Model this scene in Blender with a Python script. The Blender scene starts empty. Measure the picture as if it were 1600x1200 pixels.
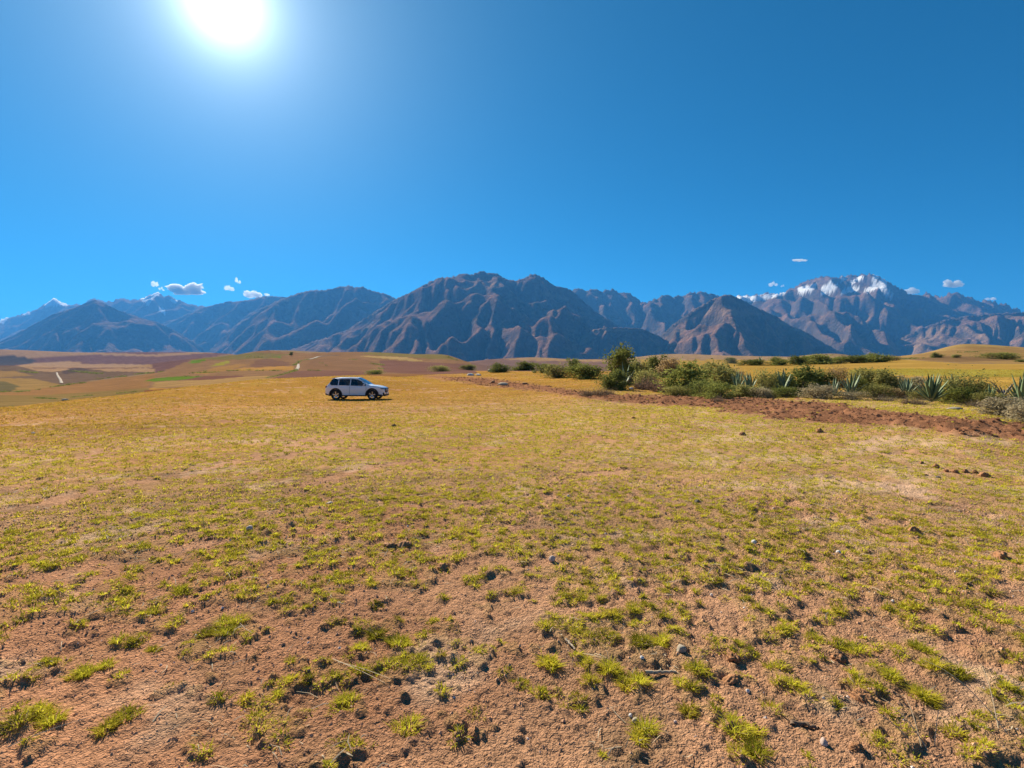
import bpy, math, random
import numpy as np
from mathutils import Vector, Matrix

SC = bpy.context.scene
COL = SC.collection
rad = math.radians

# ------------------------------------------------------------------ camera
HY, EYE, F = 586.0, 1.65, 800.0          # horizon row, eye height, focal length (in 1600 px wide picture)
cam_d = bpy.data.cameras.new('camera')
cam = bpy.data.objects.new('camera', cam_d)
COL.objects.link(cam)
cam.location = (0, 0, EYE)
cam.rotation_euler = (rad(90), 0, 0)
cam_d.sensor_width = 36.0
cam_d.lens = 18.0
cam_d.shift_y = (HY - 600.0) / 1600.0
cam_d.clip_start = 0.05
cam_d.clip_end = 120000
SC.camera = cam

# ------------------------------------------------------------------ sky, sun, exposure
SUN_X, SUN_Z = (350 - 800) / F, (HY - 4) / F
SUN = Vector((SUN_X, 1.0, SUN_Z)).normalized()
EL = math.asin(SUN.z)
AZ = math.atan2(SUN.x, SUN.y)            # clockwise from +Y
world = bpy.data.worlds.new('World')
SC.world = world
world.use_nodes = True
nt = world.node_tree
nt.nodes.clear()
wn = nt.nodes.new
out = wn('ShaderNodeOutputWorld')
bg = wn('ShaderNodeBackground')
sky = wn('ShaderNodeTexSky')
sky.sky_type = 'NISHITA'
sky.sun_disc = False
sky.sun_elevation = EL
sky.sun_rotation = AZ
sky.altitude = 3600
sky.air_density = 0.95
sky.dust_density = 0.25
sky.ozone_density = 3.2
hs = wn('ShaderNodeHueSaturation')
hs.inputs['Saturation'].default_value = 2.0
hs.inputs['Hue'].default_value = 0.488
hs.inputs['Value'].default_value = .92
nt.links.new(sky.outputs[0], hs.inputs['Color'])
# lens glare of the sun, painted into the sky as glow and wider veil
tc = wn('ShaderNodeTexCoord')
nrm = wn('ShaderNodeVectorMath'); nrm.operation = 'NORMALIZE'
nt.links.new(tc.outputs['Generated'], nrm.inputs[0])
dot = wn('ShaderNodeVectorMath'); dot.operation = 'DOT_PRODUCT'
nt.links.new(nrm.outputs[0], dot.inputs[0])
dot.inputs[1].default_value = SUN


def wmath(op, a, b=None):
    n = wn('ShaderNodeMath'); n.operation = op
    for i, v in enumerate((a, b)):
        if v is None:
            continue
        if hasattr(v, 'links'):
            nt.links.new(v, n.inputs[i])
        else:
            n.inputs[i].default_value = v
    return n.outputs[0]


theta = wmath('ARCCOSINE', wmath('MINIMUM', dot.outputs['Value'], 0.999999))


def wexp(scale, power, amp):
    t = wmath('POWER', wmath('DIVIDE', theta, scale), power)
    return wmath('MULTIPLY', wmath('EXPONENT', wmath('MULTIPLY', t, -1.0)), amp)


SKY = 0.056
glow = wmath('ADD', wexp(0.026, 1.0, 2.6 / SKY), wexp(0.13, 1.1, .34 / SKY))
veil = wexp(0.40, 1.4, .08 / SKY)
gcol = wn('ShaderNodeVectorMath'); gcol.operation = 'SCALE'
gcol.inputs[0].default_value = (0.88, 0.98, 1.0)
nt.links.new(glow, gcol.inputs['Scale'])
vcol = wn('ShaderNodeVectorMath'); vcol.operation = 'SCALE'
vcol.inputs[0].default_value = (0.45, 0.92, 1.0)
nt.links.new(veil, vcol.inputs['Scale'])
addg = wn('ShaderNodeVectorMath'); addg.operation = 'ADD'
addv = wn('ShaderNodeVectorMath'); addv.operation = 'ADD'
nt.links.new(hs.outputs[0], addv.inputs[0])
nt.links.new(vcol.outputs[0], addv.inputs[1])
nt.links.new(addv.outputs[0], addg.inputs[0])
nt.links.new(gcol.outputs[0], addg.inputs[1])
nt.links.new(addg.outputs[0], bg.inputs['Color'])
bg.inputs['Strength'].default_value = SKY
nt.links.new(bg.outputs[0], out.inputs['Surface'])

sun_d = bpy.data.lights.new('sun', 'SUN')
sun_d.energy = 5.0
sun_d.angle = rad(0.53)
sun_d.color = (1.0, 0.89, 0.70)
sun_o = bpy.data.objects.new('sun', sun_d)
COL.objects.link(sun_o)
sun_o.location = (-20, 40, 30)
sun_o.rotation_euler = (-SUN).to_track_quat('-Z', 'Y').to_euler()

SC.view_settings.view_transform = 'Standard'
SC.view_settings.look = 'None'
SC.view_settings.gamma = 1.0
SC.view_settings.exposure = 0.98
SC.view_settings.use_curve_mapping = False
SC.cycles.use_denoising = True
SC.cycles.max_bounces = 5
SC.cycles.diffuse_bounces = 3
SC.cycles.transparent_max_bounces = 8
SC.cycles.volume_bounces = 1

# ------------------------------------------------------------------ helpers
rng = np.random.default_rng(7)
_perm = np.random.default_rng(3).permutation(256).astype(np.int64)
_perm = np.concatenate([_perm, _perm, _perm])
_ga = np.random.default_rng(4).random(256) * 2 * np.pi
_gx, _gy = np.cos(_ga), np.sin(_ga)


def perlin(x, y, seed=0):
    x = np.asarray(x, float) + seed * 17.31
    y = np.asarray(y, float) + seed * 9.77
    xi = np.floor(x).astype(np.int64); yi = np.floor(y).astype(np.int64)
    xf = x - xi; yf = y - yi
    xi &= 255; yi &= 255
    u = xf * xf * xf * (xf * (xf * 6 - 15) + 10)
    v = yf * yf * yf * (yf * (yf * 6 - 15) + 10)

    def g(ix, iy, dx, dy):
        h = _perm[_perm[ix & 255] + (iy & 255)]
        return _gx[h] * dx + _gy[h] * dy
    a = g(xi, yi, xf, yf); b = g(xi + 1, yi, xf - 1, yf)
    c = g(xi, yi + 1, xf, yf - 1); d = g(xi + 1, yi + 1, xf - 1, yf - 1)
    return ((a + u * (b - a)) * (1 - v) + (c + u * (d - c)) * v) * 1.41


def fbm(x, y, o=4, seed=0, gain=0.5, lac=2.03):
    s = 0.0; a = 1.0; n = 0.0
    for i in range(o):
        s = s + a * perlin(x, y, seed + i * 5); n += a
        a *= gain; x = x * lac; y = y * lac
    return s / n


def ridged(x, y, o=4, seed=0, gain=0.5):
    s = 0.0; a = 1.0; n = 0.0
    for i in range(o):
        s = s + a * (1 - np.abs(perlin(x, y, seed + i * 5))); n += a
        a *= gain; x = x * 2.07; y = y * 2.07
    return s / n


def clods(x, y, cell, prob, seed):
    """rounded lumps of soil, one chance per cell, height in units of length"""
    x = np.asarray(x, float) / cell; y = np.asarray(y, float) / cell
    xi = np.floor(x).astype(np.int64); yi = np.floor(y).astype(np.int64)
    best = np.zeros_like(x)
    for a in (-1, 0, 1):
        for b in (-1, 0, 1):
            cx = xi + a; cy = yi + b
            h = (cx * 374761393 + cy * 668265263 + seed * 974634777) & 0xffffffff
            h = ((h ^ (h >> 13)) * 1274126177) & 0xffffffff
            h = h ^ (h >> 16)
            r1 = (h & 255) / 255.0; r2 = ((h >> 8) & 255) / 255.0
            r3 = ((h >> 16) & 255) / 255.0; r4 = ((h >> 24) & 255) / 255.0
            R = .16 + .42 * r3 * r3
            th = r1 * 6.28; el = .75 + .5 * r2
            dx = x - (cx + r1); dy = y - (cy + r2)
            u = (dx * np.cos(th) + dy * np.sin(th)) * el; v = (-dx * np.sin(th) + dy * np.cos(th)) / el
            q = 1 - (u * u + v * v) / (R * R)
            hh = np.sqrt(np.maximum(q, 0)) * R * .75
            best = np.maximum(best, np.where(r4 < prob, hh, 0))
    return best * cell


def sstep(a, b, x):
    t = np.clip((x - a) / (b - a), 0, 1)
    return t * t * (3 - 2 * t)


def pchip(xk, yk, x):
    xk = np.asarray(xk, float); yk = np.asarray(yk, float)
    h = np.diff(xk); d = np.diff(yk) / h
    m = np.zeros_like(yk)
    m[0], m[-1] = d[0], d[-1]
    for i in range(1, len(xk) - 1):
        if d[i - 1] * d[i] > 0:
            w1 = 2 * h[i] + h[i - 1]; w2 = h[i] + 2 * h[i - 1]
            m[i] = (w1 + w2) / (w1 / d[i - 1] + w2 / d[i])
    x = np.clip(x, xk[0], xk[-1])
    i = np.clip(np.searchsorted(xk, x) - 1, 0, len(h) - 1)
    t = (x - xk[i]) / h[i]
    t2, t3 = t * t, t * t * t
    return ((2 * t3 - 3 * t2 + 1) * yk[i] + (t3 - 2 * t2 + t) * h[i] * m[i]
            + (-2 * t3 + 3 * t2) * yk[i + 1] + (t3 - t2) * h[i] * m[i + 1])


def inpoly(px, py, poly):
    r = np.zeros(px.shape, bool)
    n = len(poly)
    for i in range(n):
        x0, y0 = poly[i]; x1, y1 = poly[(i + 1) % n]
        if y0 == y1:
            continue
        c = ((y0 > py) != (y1 > py)) & (px < (x1 - x0) * (py - y0) / (y1 - y0) + x0)
        r ^= c
    return r


def mesh_np(name, verts, faces, attrs=None, smooth=True, mats=None, midx=None):
    """faces: list of (n,k) int arrays"""
    me = bpy.data.meshes.new(name)
    verts = np.ascontiguousarray(verts, np.float32)
    me.vertices.add(len(verts)); me.vertices.foreach_set('co', verts.ravel())
    loops = np.concatenate([np.asarray(f, np.int32).ravel() for f in faces])
    tot = np.concatenate([np.full(len(f), np.asarray(f).shape[1], np.int32) for f in faces])
    start = np.concatenate([[0], np.cumsum(tot)[:-1]]).astype(np.int32)
    me.loops.add(len(loops)); me.loops.foreach_set('vertex_index', loops)
    me.polygons.add(len(tot)); me.polygons.foreach_set('loop_start', start)
    me.polygons.foreach_set('use_smooth', np.full(len(tot), smooth, bool))
    if midx is not None:
        me.polygons.foreach_set('material_index', np.asarray(midx, np.int32))
    for k, v in (attrs or {}).items():
        v = np.asarray(v, np.float32)
        if v.ndim == 2:
            a = me.attributes.new(k, 'FLOAT_COLOR', 'POINT')
            if v.shape[1] == 3:
                v = np.concatenate([v, np.ones((len(v), 1), np.float32)], 1)
            a.data.foreach_set('color', np.ascontiguousarray(v).ravel())
        else:
            a = me.attributes.new(k, 'FLOAT', 'POINT')
            a.data.foreach_set('value', np.ascontiguousarray(v))
    me.update(calc_edges=True)
    for m in (mats or []):
        me.materials.append(m)
    return me


def obj(name, me, parent=None, loc=None):
    o = bpy.data.objects.new(name, me)
    COL.objects.link(o)
    if parent is not None:
        o.parent = parent
    if loc is not None:
        o.location = loc
    return o


def tag(o, label=None, cat=None, group=None, kind=None):
    if label: o['label'] = label
    if cat: o['category'] = cat
    if group: o['group'] = group
    if kind: o['kind'] = kind
    return o


def empty(name, loc, rz=0.0):
    o = bpy.data.objects.new(name, None)
    COL.objects.link(o)
    o.empty_display_size = 0.3
    o.location = loc
    o.rotation_euler = (0, 0, rz)
    return o


def grid_faces(nr, nc, off=0):
    i = np.arange((nr - 1) * (nc - 1))
    r, c = i // (nc - 1), i % (nc - 1)
    a = r * nc + c + off
    return np.stack([a, a + 1, a + nc + 1, a + nc], 1)


class NT:
    """small material builder"""
    def __init__(s, name):
        s.m = bpy.data.materials.new(name); s.m.use_nodes = True
        s.t = s.m.node_tree; s.t.nodes.clear()
        s.o = s.n('ShaderNodeOutputMaterial')

    def n(s, t, **k):
        x = s.t.nodes.new(t)
        for a, b in k.items():
            setattr(x, a, b)
        return x

    def set(s, inp, v):
        if hasattr(v, 'links') and hasattr(v, 'node'):
            s.t.links.new(v, inp)
        else:
            inp.default_value = v

    def math(s, op, a, b=0.0, c=None):
        x = s.n('ShaderNodeMath', operation=op)
        s.set(x.inputs[0], a); s.set(x.inputs[1], b)
        if c is not None: s.set(x.inputs[2], c)
        return x.outputs[0]

    def coord(s):
        return s.n('ShaderNodeTexCoord').outputs['Object']

    def noise(s, vec, scale, detail=3.0, rough=0.55):
        x = s.n('ShaderNodeTexNoise')
        s.set(x.inputs['Vector'], vec)
        x.inputs['Scale'].default_value = scale
        x.inputs['Detail'].default_value = detail
        x.inputs['Roughness'].default_value = rough
        return x.outputs['Fac']

    def attr(s, name, what='Color'):
        return s.n('ShaderNodeAttribute', attribute_name=name).outputs[what]

    def mix(s, f, a, b, mode='MIX'):
        x = s.n('ShaderNodeMix', data_type='RGBA', blend_type=mode)
        s.set(x.inputs[0], f)
        s.set(x.inputs[6], a if hasattr(a, 'links') else (*a, 1.0))
        s.set(x.inputs[7], b if hasattr(b, 'links') else (*b, 1.0))
        return x.outputs[2]

    def ramp(s, f, stops):
        x = s.n('ShaderNodeValToRGB')
        e = x.color_ramp.elements
        while len(e) < len(stops): e.new(0.5)
        for q, (p, c) in zip(e, stops):
            q.position = p
            q.color = (*c, 1.0) if hasattr(c, '__len__') else (c, c, c, 1.0)
        s.set(x.inputs[0], f)
        return x.outputs[0]

    def bump(s, h, strength, dist):
        x = s.n('ShaderNodeBump')
        s.set(x.inputs['Strength'], strength)
        x.inputs['Distance'].default_value = dist
        s.set(x.inputs['Height'], h)
        return x.outputs['Normal']

    def pbr(s, col, rough=0.8, normal=None, **k):
        x = s.n('ShaderNodeBsdfPrincipled')
        s.set(x.inputs['Base Color'], col if hasattr(col, 'links') else (*col, 1.0))
        s.set(x.inputs['Roughness'], rough)
        if normal is not None: s.set(x.inputs['Normal'], normal)
        for a, b in k.items():
            s.set(x.inputs[a.replace('_', ' ')], b)
        return x.outputs[0]

    def leafy(s, col, trans=0.4, tint=None):
        d = s.n('ShaderNodeBsdfDiffuse'); s.set(d.inputs['Color'], col)
        t = s.n('ShaderNodeBsdfTranslucent'); s.set(t.inputs['Color'], tint if tint is not None else col)
        x = s.n('ShaderNodeMixShader'); s.set(x.inputs[0], trans)
        s.t.links.new(d.outputs[0], x.inputs[1]); s.t.links.new(t.outputs[0], x.inputs[2])
        return x.outputs[0]

    def done(s, shader):
        s.t.links.new(shader, s.o.inputs['Surface'])
        return s.m


# ------------------------------------------------------------------ lie of the land: (distance, row in the picture) per column
COLS = {
    -250: [(20, 655), (32, 641), (42, 645), (60, 633), (120, 620), (250, 606), (400, 593), (600, 583), (800, 571), (1000, 575), (1400, 570.5), (1800, 568), (2400, 546.5), (3000, 560)],
    0: [(20, 655), (32, 637), (42, 640), (60, 628), (120, 617), (250, 605), (400, 592), (600, 582), (800, 571), (1000, 575), (1400, 570.5), (1800, 568), (2400, 546.5), (3000, 560)],
    130: [(20, 654), (38, 624), (50, 629), (90, 619), (200, 609), (300, 600), (450, 590), (700, 577), (850, 574.5), (1050, 577), (1400, 574), (1800, 566), (2400, 551), (3000, 565)],
    300: [(20, 650), (30, 628), (50, 604), (65, 608), (120, 598), (200, 590), (300, 583), (420, 575), (550, 567), (650, 562), (850, 572), (1200, 572), (1600, 563), (2400, 551.5), (3000, 565)],
    420: [(20, 652), (35, 625), (60, 592), (75, 598), (130, 591), (220, 582), (350, 572), (500, 562), (650, 553), (800, 548), (1000, 556), (1500, 562), (2400, 560), (3000, 572)],
    560: [(20, 655), (37, 624.5), (68, 587), (85, 593), (150, 584), (250, 577), (400, 566), (550, 557), (700, 550.5), (900, 562), (1500, 570), (2400, 572)],
    690: [(20, 655), (37, 623), (60, 598), (85, 586), (110, 583), (160, 580), (260, 574), (420, 565), (600, 554), (750, 565), (1500, 575), (2400, 575)],
    740: [(20, 655), (37, 622), (60, 598), (90, 584), (130, 579), (200, 580), (320, 576), (600, 568), (800, 573), (1400, 565), (1800, 575), (2400, 580)],
    830: [(20, 655), (37, 619), (60, 596), (100, 580), (150, 577), (250, 584), (800, 580), (1400, 559.5), (1800, 572), (2400, 580)],
    950: [(20, 648), (30, 618), (50, 597), (80, 586), (120, 577), (200, 584), (600, 580), (1200, 562), (1700, 574), (2400, 580)],
    1050: [(18, 650), (28, 622), (45, 602), (70, 589), (110, 577), (180, 569), (300, 575), (800, 572), (1300, 554), (1700, 570), (2400, 580)],
    1150: [(18, 648), (27, 622), (40, 605), (60, 590), (90, 577), (140, 570), (220, 575), (800, 570), (1200, 556.5), (1700, 570), (2400, 580)],
    1300: [(18, 644), (25, 623), (35, 608), (50, 592), (80, 577), (120, 568), (180, 565), (300, 573), (1000, 557), (1700, 572), (2400, 580)],
    1420: [(16, 648), (23, 628), (33, 610), (46, 595), (70, 578), (110, 567), (170, 560), (260, 556), (350, 563), (800, 575), (2400, 580)],
    1510: [(14, 655), (21, 634), (31, 613), (43, 598), (65, 580), (100, 568), (150, 561), (220, 549), (300, 538), (400, 546), (800, 572), (2400, 580)],
    1600: [(13, 665), (19, 641), (29, 615), (41, 599), (62, 580), (95, 569), (150, 563), (220, 551), (300, 543), (420, 552), (800, 575), (2400, 580)],
    1850: [(11, 690), (16, 658), (26, 622), (38, 602), (58, 582), (90, 570), (150, 565), (220, 556), (300, 552), (420, 558), (800, 575), (2400, 580)],
}
NLD = 1000
LD = np.linspace(0, math.log(26000), NLD)
_pk = sorted(COLS)
_tab = []
for k in _pk:
    ds = [1.0, 3.0, 8.0]; zs = [0.0, 0.0, 0.01]
    for d, p in COLS[k]:
        ds.append(d); zs.append(EYE - d * (p - HY) / F)
    ds += [4200, 7000, 26000]; zs += [-380, -450, -450]
    _tab.append(pchip(np.log(ds), zs, LD))
_tab = np.array(_tab)
PXG = np.arange(-250, 1851, 10.0)
TAB = np.array([pchip(np.array(_pk, float), _tab[:, j], PXG) for j in range(NLD)]).T   # (npx, nd)
_azmax = math.atan((1850 - 800) / F)


def _lookup(px, d):
    u = np.clip((px + 250) / 10.0, 0, len(PXG) - 1.001)
    v = np.clip(np.log(np.maximum(d, 1.0)) / LD[-1] * (NLD - 1), 0, NLD - 1.001)
    i = u.astype(int); j = v.astype(int); u = u - i; v = v - j
    return ((TAB[i, j] * (1 - u) + TAB[i + 1, j] * u) * (1 - v)
            + (TAB[i, j + 1] * (1 - u) + TAB[i + 1, j + 1] * u) * v)


def terr(x, y):
    x = np.asarray(x, float); y = np.asarray(y, float)
    r = np.hypot(x, y); az = np.arctan2(x, y)
    azc = np.clip(az, -_azmax, _azmax)
    d = r * np.cos(azc)
    z = _lookup(800 + F * np.tan(azc), d)
    t = sstep(_azmax, math.pi, np.abs(az))
    back = 0.5 * (_lookup(np.full_like(d, -250.0), d) + _lookup(np.full_like(d, 1850.0), d))
    return z * (1 - t) + back * t


def pix(x, y, z):
    yy = np.maximum(y, 0.01)
    return 800 + F * x / yy, HY - (z - EYE) * F / yy


STRIP_T = [(660, 586.5), (760, 591), (830, 601), (900, 611), (960, 617), (1100, 621), (1200, 624), (1300, 633), (1400, 646), (1500, 656), (1600, 663), (1850, 698)]
STRIP_B = [(660, 588), (740, 600), (790, 606), (850, 613), (900, 621), (960, 629), (1100, 638), (1200, 654), (1300, 663), (1400, 668), (1500, 681), (1600, 694), (1850, 742)]


def strip_mask(px, py, x, y):
    n = fbm(x * 0.9, y * 0.9, 3, 31)
    soft = 2.2 + 0.0 * px
    t = np.interp(px, *zip(*STRIP_T)) + n * 7
    b = np.interp(px, *zip(*STRIP_B)) + n * 7
    m = sstep(t - soft, t + soft, py) * (1 - sstep(b - soft, b + soft, py))
    return m * (y > 4) * (px > 660) * (px < 1900)


def hit(px, py, dmin=1.5, dmax=2600):
    """where the line of sight through a pixel meets the land"""
    d = np.geomspace(dmin, dmax, 3000)
    x = d * (px - 800) / F
    zr = EYE - d * (py - HY) / F
    zt = terr(x, d)
    i = np.argmax(zr <= zt)
    if not (zr <= zt).any():
        i = np.argmin(zr - zt)
    return float(x[i]), float(d[i]), float(zt[i])


STREAKS = []
for _l, _w in (([(-60, 815), (130, 772), (290, 742), (400, 716), (480, 692), (560, 674)], .42), ([(120, 722), (205, 692)], .45), ([(400, 724), (520, 700), (600, 690)], .30),
               ([(600, 650), (690, 637), (770, 631)], .9), ([(790, 650), (870, 645)], 1.0), ([(480, 760), (560, 735), (650, 722)], .25), ([(930, 742), (1000, 735)], .4), ([(1300, 745), (1400, 760), (1500, 800)], .5), ([(60, 905), (180, 880), (330, 850)], .22)):
    _p = [hit(*q)[:2] for q in _l]
    STREAKS += [(_p[i], _p[i + 1], _w) for i in range(len(_p) - 1)]


def streak(x, y):
    """worn strips where wheels and feet have rubbed the grass away"""
    m = np.zeros_like(np.asarray(x, float))
    n = .35 * fbm(np.asarray(x) * 1.5, np.asarray(y) * 1.5, 2, 81)
    for (ax, ay), (bx, by), w in STREAKS:
        dx, dy = bx - ax, by - ay
        t = np.clip(((x - ax) * dx + (y - ay) * dy) / (dx * dx + dy * dy), 0, 1)
        d = np.hypot(x - ax - t * dx, y - ay - t * dy)
        m = np.maximum(m, 1 - sstep(.5, 1.3, d / (w * .75) + n))
    return m


def cover(x, y):
    """share of the ground under living grass"""
    r = np.hypot(x, y)
    c = np.interp(r, [0, 2.5, 4, 6, 9, 14, 25, 60], [.24, .27, .50, .76, .91, .97, .99, .99])
    a = np.arctan2(x, y)
    c = c + 0.05 * np.sin(a * 2.2 + .3) * (r > 3)
    big = fbm(x * .16, y * .16, 3, 51)
    c = c + .30 * big * sstep(3, 9, r)
    # bare worn stretches
    bare = ridged(x * .10 + .3 * y * .1, y * .28, 2, 77)
    c = c - .55 * sstep(.86, .97, bare) * sstep(6, 12, r)
    c = c - .5 * streak(x, y)
    return np.clip(c, 0.03, .96)


def tuft_field(x, y):
    return .85 * fbm(x * 4.2, y * 4.2, 3, 11, .65) + .40 * fbm(x * 1.1, y * 1.1, 2, 12)


def grass_at(x, y):
    """soft 0..1: is there grass here"""
    c = cover(x, y)
    f = tuft_field(x, y)
    thr = np.interp(c, [0, .1, .2, .3, .5, .7, .9, 1], [.6, .36, .25, .155, .0, -.155, -.36, -.6])
    return sstep(-.04, .06, f - thr)


def micro(x, y, z):
    """crumbs, clods and hollows of the worked soil"""
    r = np.hypot(x, y)
    px, py = pix(x, y, z)
    s = strip_mask(px, py, x, y)
    nearf = np.exp(-r / 260.0)
    h = .035 * fbm(x * .9, y * .9, 3, 1) + .02 * fbm(x * 3.1, y * 3.1, 3, 2)
    w = fbm(x * 2, y * 2, 2, 9) * .12
    cl = np.maximum(fbm((x + w) * 9, (y - w) * 9, 3, 21, .65), 0)
    rough = .35 + .9 * sstep(-.1, .35, fbm(x * .55, y * .55, 2, 61))
    c1 = clods(x, y, .26, .30, 1); c2 = clods(x + w, y - w, .11, .55, 2); c3 = clods(x, y, .055, .75, 3)
    f3 = np.exp(-r / 9)
    fine = fbm(x * 26, y * 26, 2, 41, .6)
    h = h + rough * .03 * cl + .006 * fine * f3
    h = h + rough * (.12 * c1 + .45 * c2) + .95 * c3 * f3
    h = h + s * (.05 + .35 * clods(x, y, .5, .5, 7) + .7 * c1 + .8 * c2 + .06 * fbm(x * 2, y * 2, 2, 93))
    g = grass_at(x, y) * (1 - s)
    h = h + .018 * g
    return h * nearf, s, g


# ------------------------------------------------------------------ ground sheet
LAND = [  # colour, polygon in picture coordinates: what is sown or grows there
    ((.175, .105, .110), [(-300, 530), (420, 530), (420, 552), (300, 570), (245, 583), (0, 592), (-300, 592)]),
    ((.34, .225, .155), [(-300, 540), (0, 545), (110, 549), (240, 554), (330, 548), (390, 545), (390, 548.4), (330, 551.6), (240, 557.5), (150, 554.5), (100, 557), (40, 560), (0, 556), (-300, 552)]),
    ((.085, .085, .105), [(-200, 556), (20, 555), (60, 563), (50, 568), (20, 571), (-200, 571)]),
    ((.37, .245, .155), [(20, 572), (60, 567), (125, 564.5), (126, 568.5), (235, 569.2), (244, 582), (170, 580), (60, 582), (45, 576)]),
    ((.17, .10, .105), [(50, 574.6), (240, 574.6), (240, 575.6), (50, 575.8)]),
    ((.175, .125, .10), [(-300, 572), (30, 572), (60, 579), (85, 581), (110, 576), (130, 575), (170, 580), (235, 583), (180, 590), (95, 601), (40, 610), (-300, 612)]),
    ((.11, .085, .085), [(95, 580), (112, 575.5), (130, 575), (140, 578), (120, 582), (100, 584)]),
    ((.30, .195, .095), [(-300, 579), (20, 579), (50, 586), (0, 590), (-300, 590)]),
    ((.31, .205, .09), [(-300, 593), (50, 592), (97, 601), (62, 608), (30, 611), (-300, 606)]),
    ((.15, .13, .075), [(-300, 597), (8, 596), (30, 603), (20, 611), (0, 613), (-300, 612)]),
    ((.30, .17, .085), [(-300, 612), (30, 612), (95, 602), (180, 591), (250, 582), (300, 600), (200, 610), (60, 622), (-300, 640)]),
    ((.24, .17, .075), [(-300, 616), (60, 618), (150, 612), (230, 606), (240, 612), (130, 624), (0, 637), (-300, 650)]),
    ((.27, .165, .10), [(245, 583), (300, 563), (390, 547), (480, 551), (590, 548), (690, 551), (745, 570), (745, 584), (690, 588), (560, 592), (420, 604), (300, 608), (230, 606)]),
    ((.36, .235, .11), [(240, 597), (344, 591), (419, 587), (424, 590), (390, 597), (300, 603), (240, 606)]),
    ((.19, .10, .085), [(270, 590), (300, 588), (380, 586.6), (381, 589), (330, 593), (270, 595)]),
    ((.22, .095, .055), [(225, 610), (300, 604.5), (385, 597.5), (430, 594), (430, 597), (385, 602), (300, 608), (225, 614)]),
    ((.13, .21, .04), [(225, 595.5), (240, 590.5), (280, 588), (316, 588), (300, 591.5), (272, 594.5), (240, 596)]),
    ((.13, .22, .045), [(292, 568.5), (303, 563), (320, 561), (322, 564), (310, 567)]),
    ((.30, .28, .06), [(328, 572), (340, 567), (358, 564), (358, 567), (345, 571)]),
    ((.14, .22, .05), [(422, 556), (432, 553.5), (440, 555.5), (438, 559), (424, 559)]),
    ((.42, .24, .085), [(366, 577), (380, 574.5), (458, 571.5), (459, 578.5), (420, 579), (370, 579.5)]),
    ((.34, .20, .085), [(300, 583), (340, 574), (372, 569), (390, 569), (360, 578), (320, 585)]),
    ((.21, .125, .095), [(390, 573), (400, 563), (420, 561), (450, 566), (455, 571), (400, 574)]),
    ((.20, .17, .08), [(310, 561), (360, 555), (400, 551), (455, 553), (420, 560), (350, 563)]),
    ((.205, .115, .095), [(424, 592), (462, 580), (490, 578), (580, 581), (580, 588), (500, 592), (420, 597)]),
    ((.25, .15, .095), [(470, 577), (490, 562), (560, 560), (590, 566), (580, 580), (500, 578)]),
    ((.22, .18, .08), [(560, 552), (600, 549), (690, 552), (720, 563), (660, 560), (590, 556)]),
    ((.42, .30, .14), [(560, 556.5), (600, 557), (640, 559.5), (662, 564), (640, 564), (590, 560)]),
    ((.205, .115, .10), [(592, 563), (660, 565), (745, 570), (745, 583), (690, 586), (600, 582)]),
    ((.26, .14, .07), [(560, 585), (640, 584), (700, 585.5), (700, 588.5), (560, 590)]),
    ((.205, .135, .125), [(735, 556), (960, 550), (960, 580), (735, 580)]),
    ((.34, .23, .14), [(785, 561), (830, 558), (900, 561), (960, 563), (1140, 557), (1320, 558), (1320, 562), (960, 566), (830, 563.5)]),
    ((.36, .25, .16), [(960, 558), (1050, 552), (1200, 554), (1330, 556), (1330, 561), (960, 566)]),
    ((.43, .28, .075), [(1000, 562), (1300, 563.5), (1400, 561), (1500, 568), (1900, 572), (1900, 612), (1300, 612), (1100, 606), (1000, 600)]),
    ((.33, .29, .06), [(1330, 578), (1420, 576), (1500, 577), (1900, 580), (1900, 590), (1500, 589), (1400, 586), (1320, 584)]),
    ((.34, .225, .10), [(1385, 556), (1450, 550), (1510, 536), (1600, 540), (1900, 548), (1900, 571), (1500, 567), (1420, 562)]),
    ((.24, .155, .085), [(1420, 562), (1480, 556.5), (1560, 559), (1600, 562), (1500, 566)]),
    ((.40, .28, .12), [(1400, 556.5), (1450, 549), (1510, 536), (1600, 540), (1600, 544), (1510, 541), (1460, 550), (1420, 556)]),
]
SOIL = np.array([.50, .275, .158])
SOIL_RED = np.array([.285, .135, .072])
SOIL_PALE = np.array([.62, .41, .27])
GRASS_G = np.array([.33, .30, .035])
GRASS_O = np.array([.36, .185, .028])


def ochre(x, y):
    """how dry the grass is: far and left is ochre, near right is green"""
    r = np.hypot(x, y); a = np.arctan2(x, y)
    t = sstep(9, 40, r * (1.0 - .55 * np.sin(a)))
    return np.clip(t + .35 * fbm(x * .22, y * .22, 2, 71), 0, 1)


LANDK = np.array([.86, .80, .72])


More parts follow.
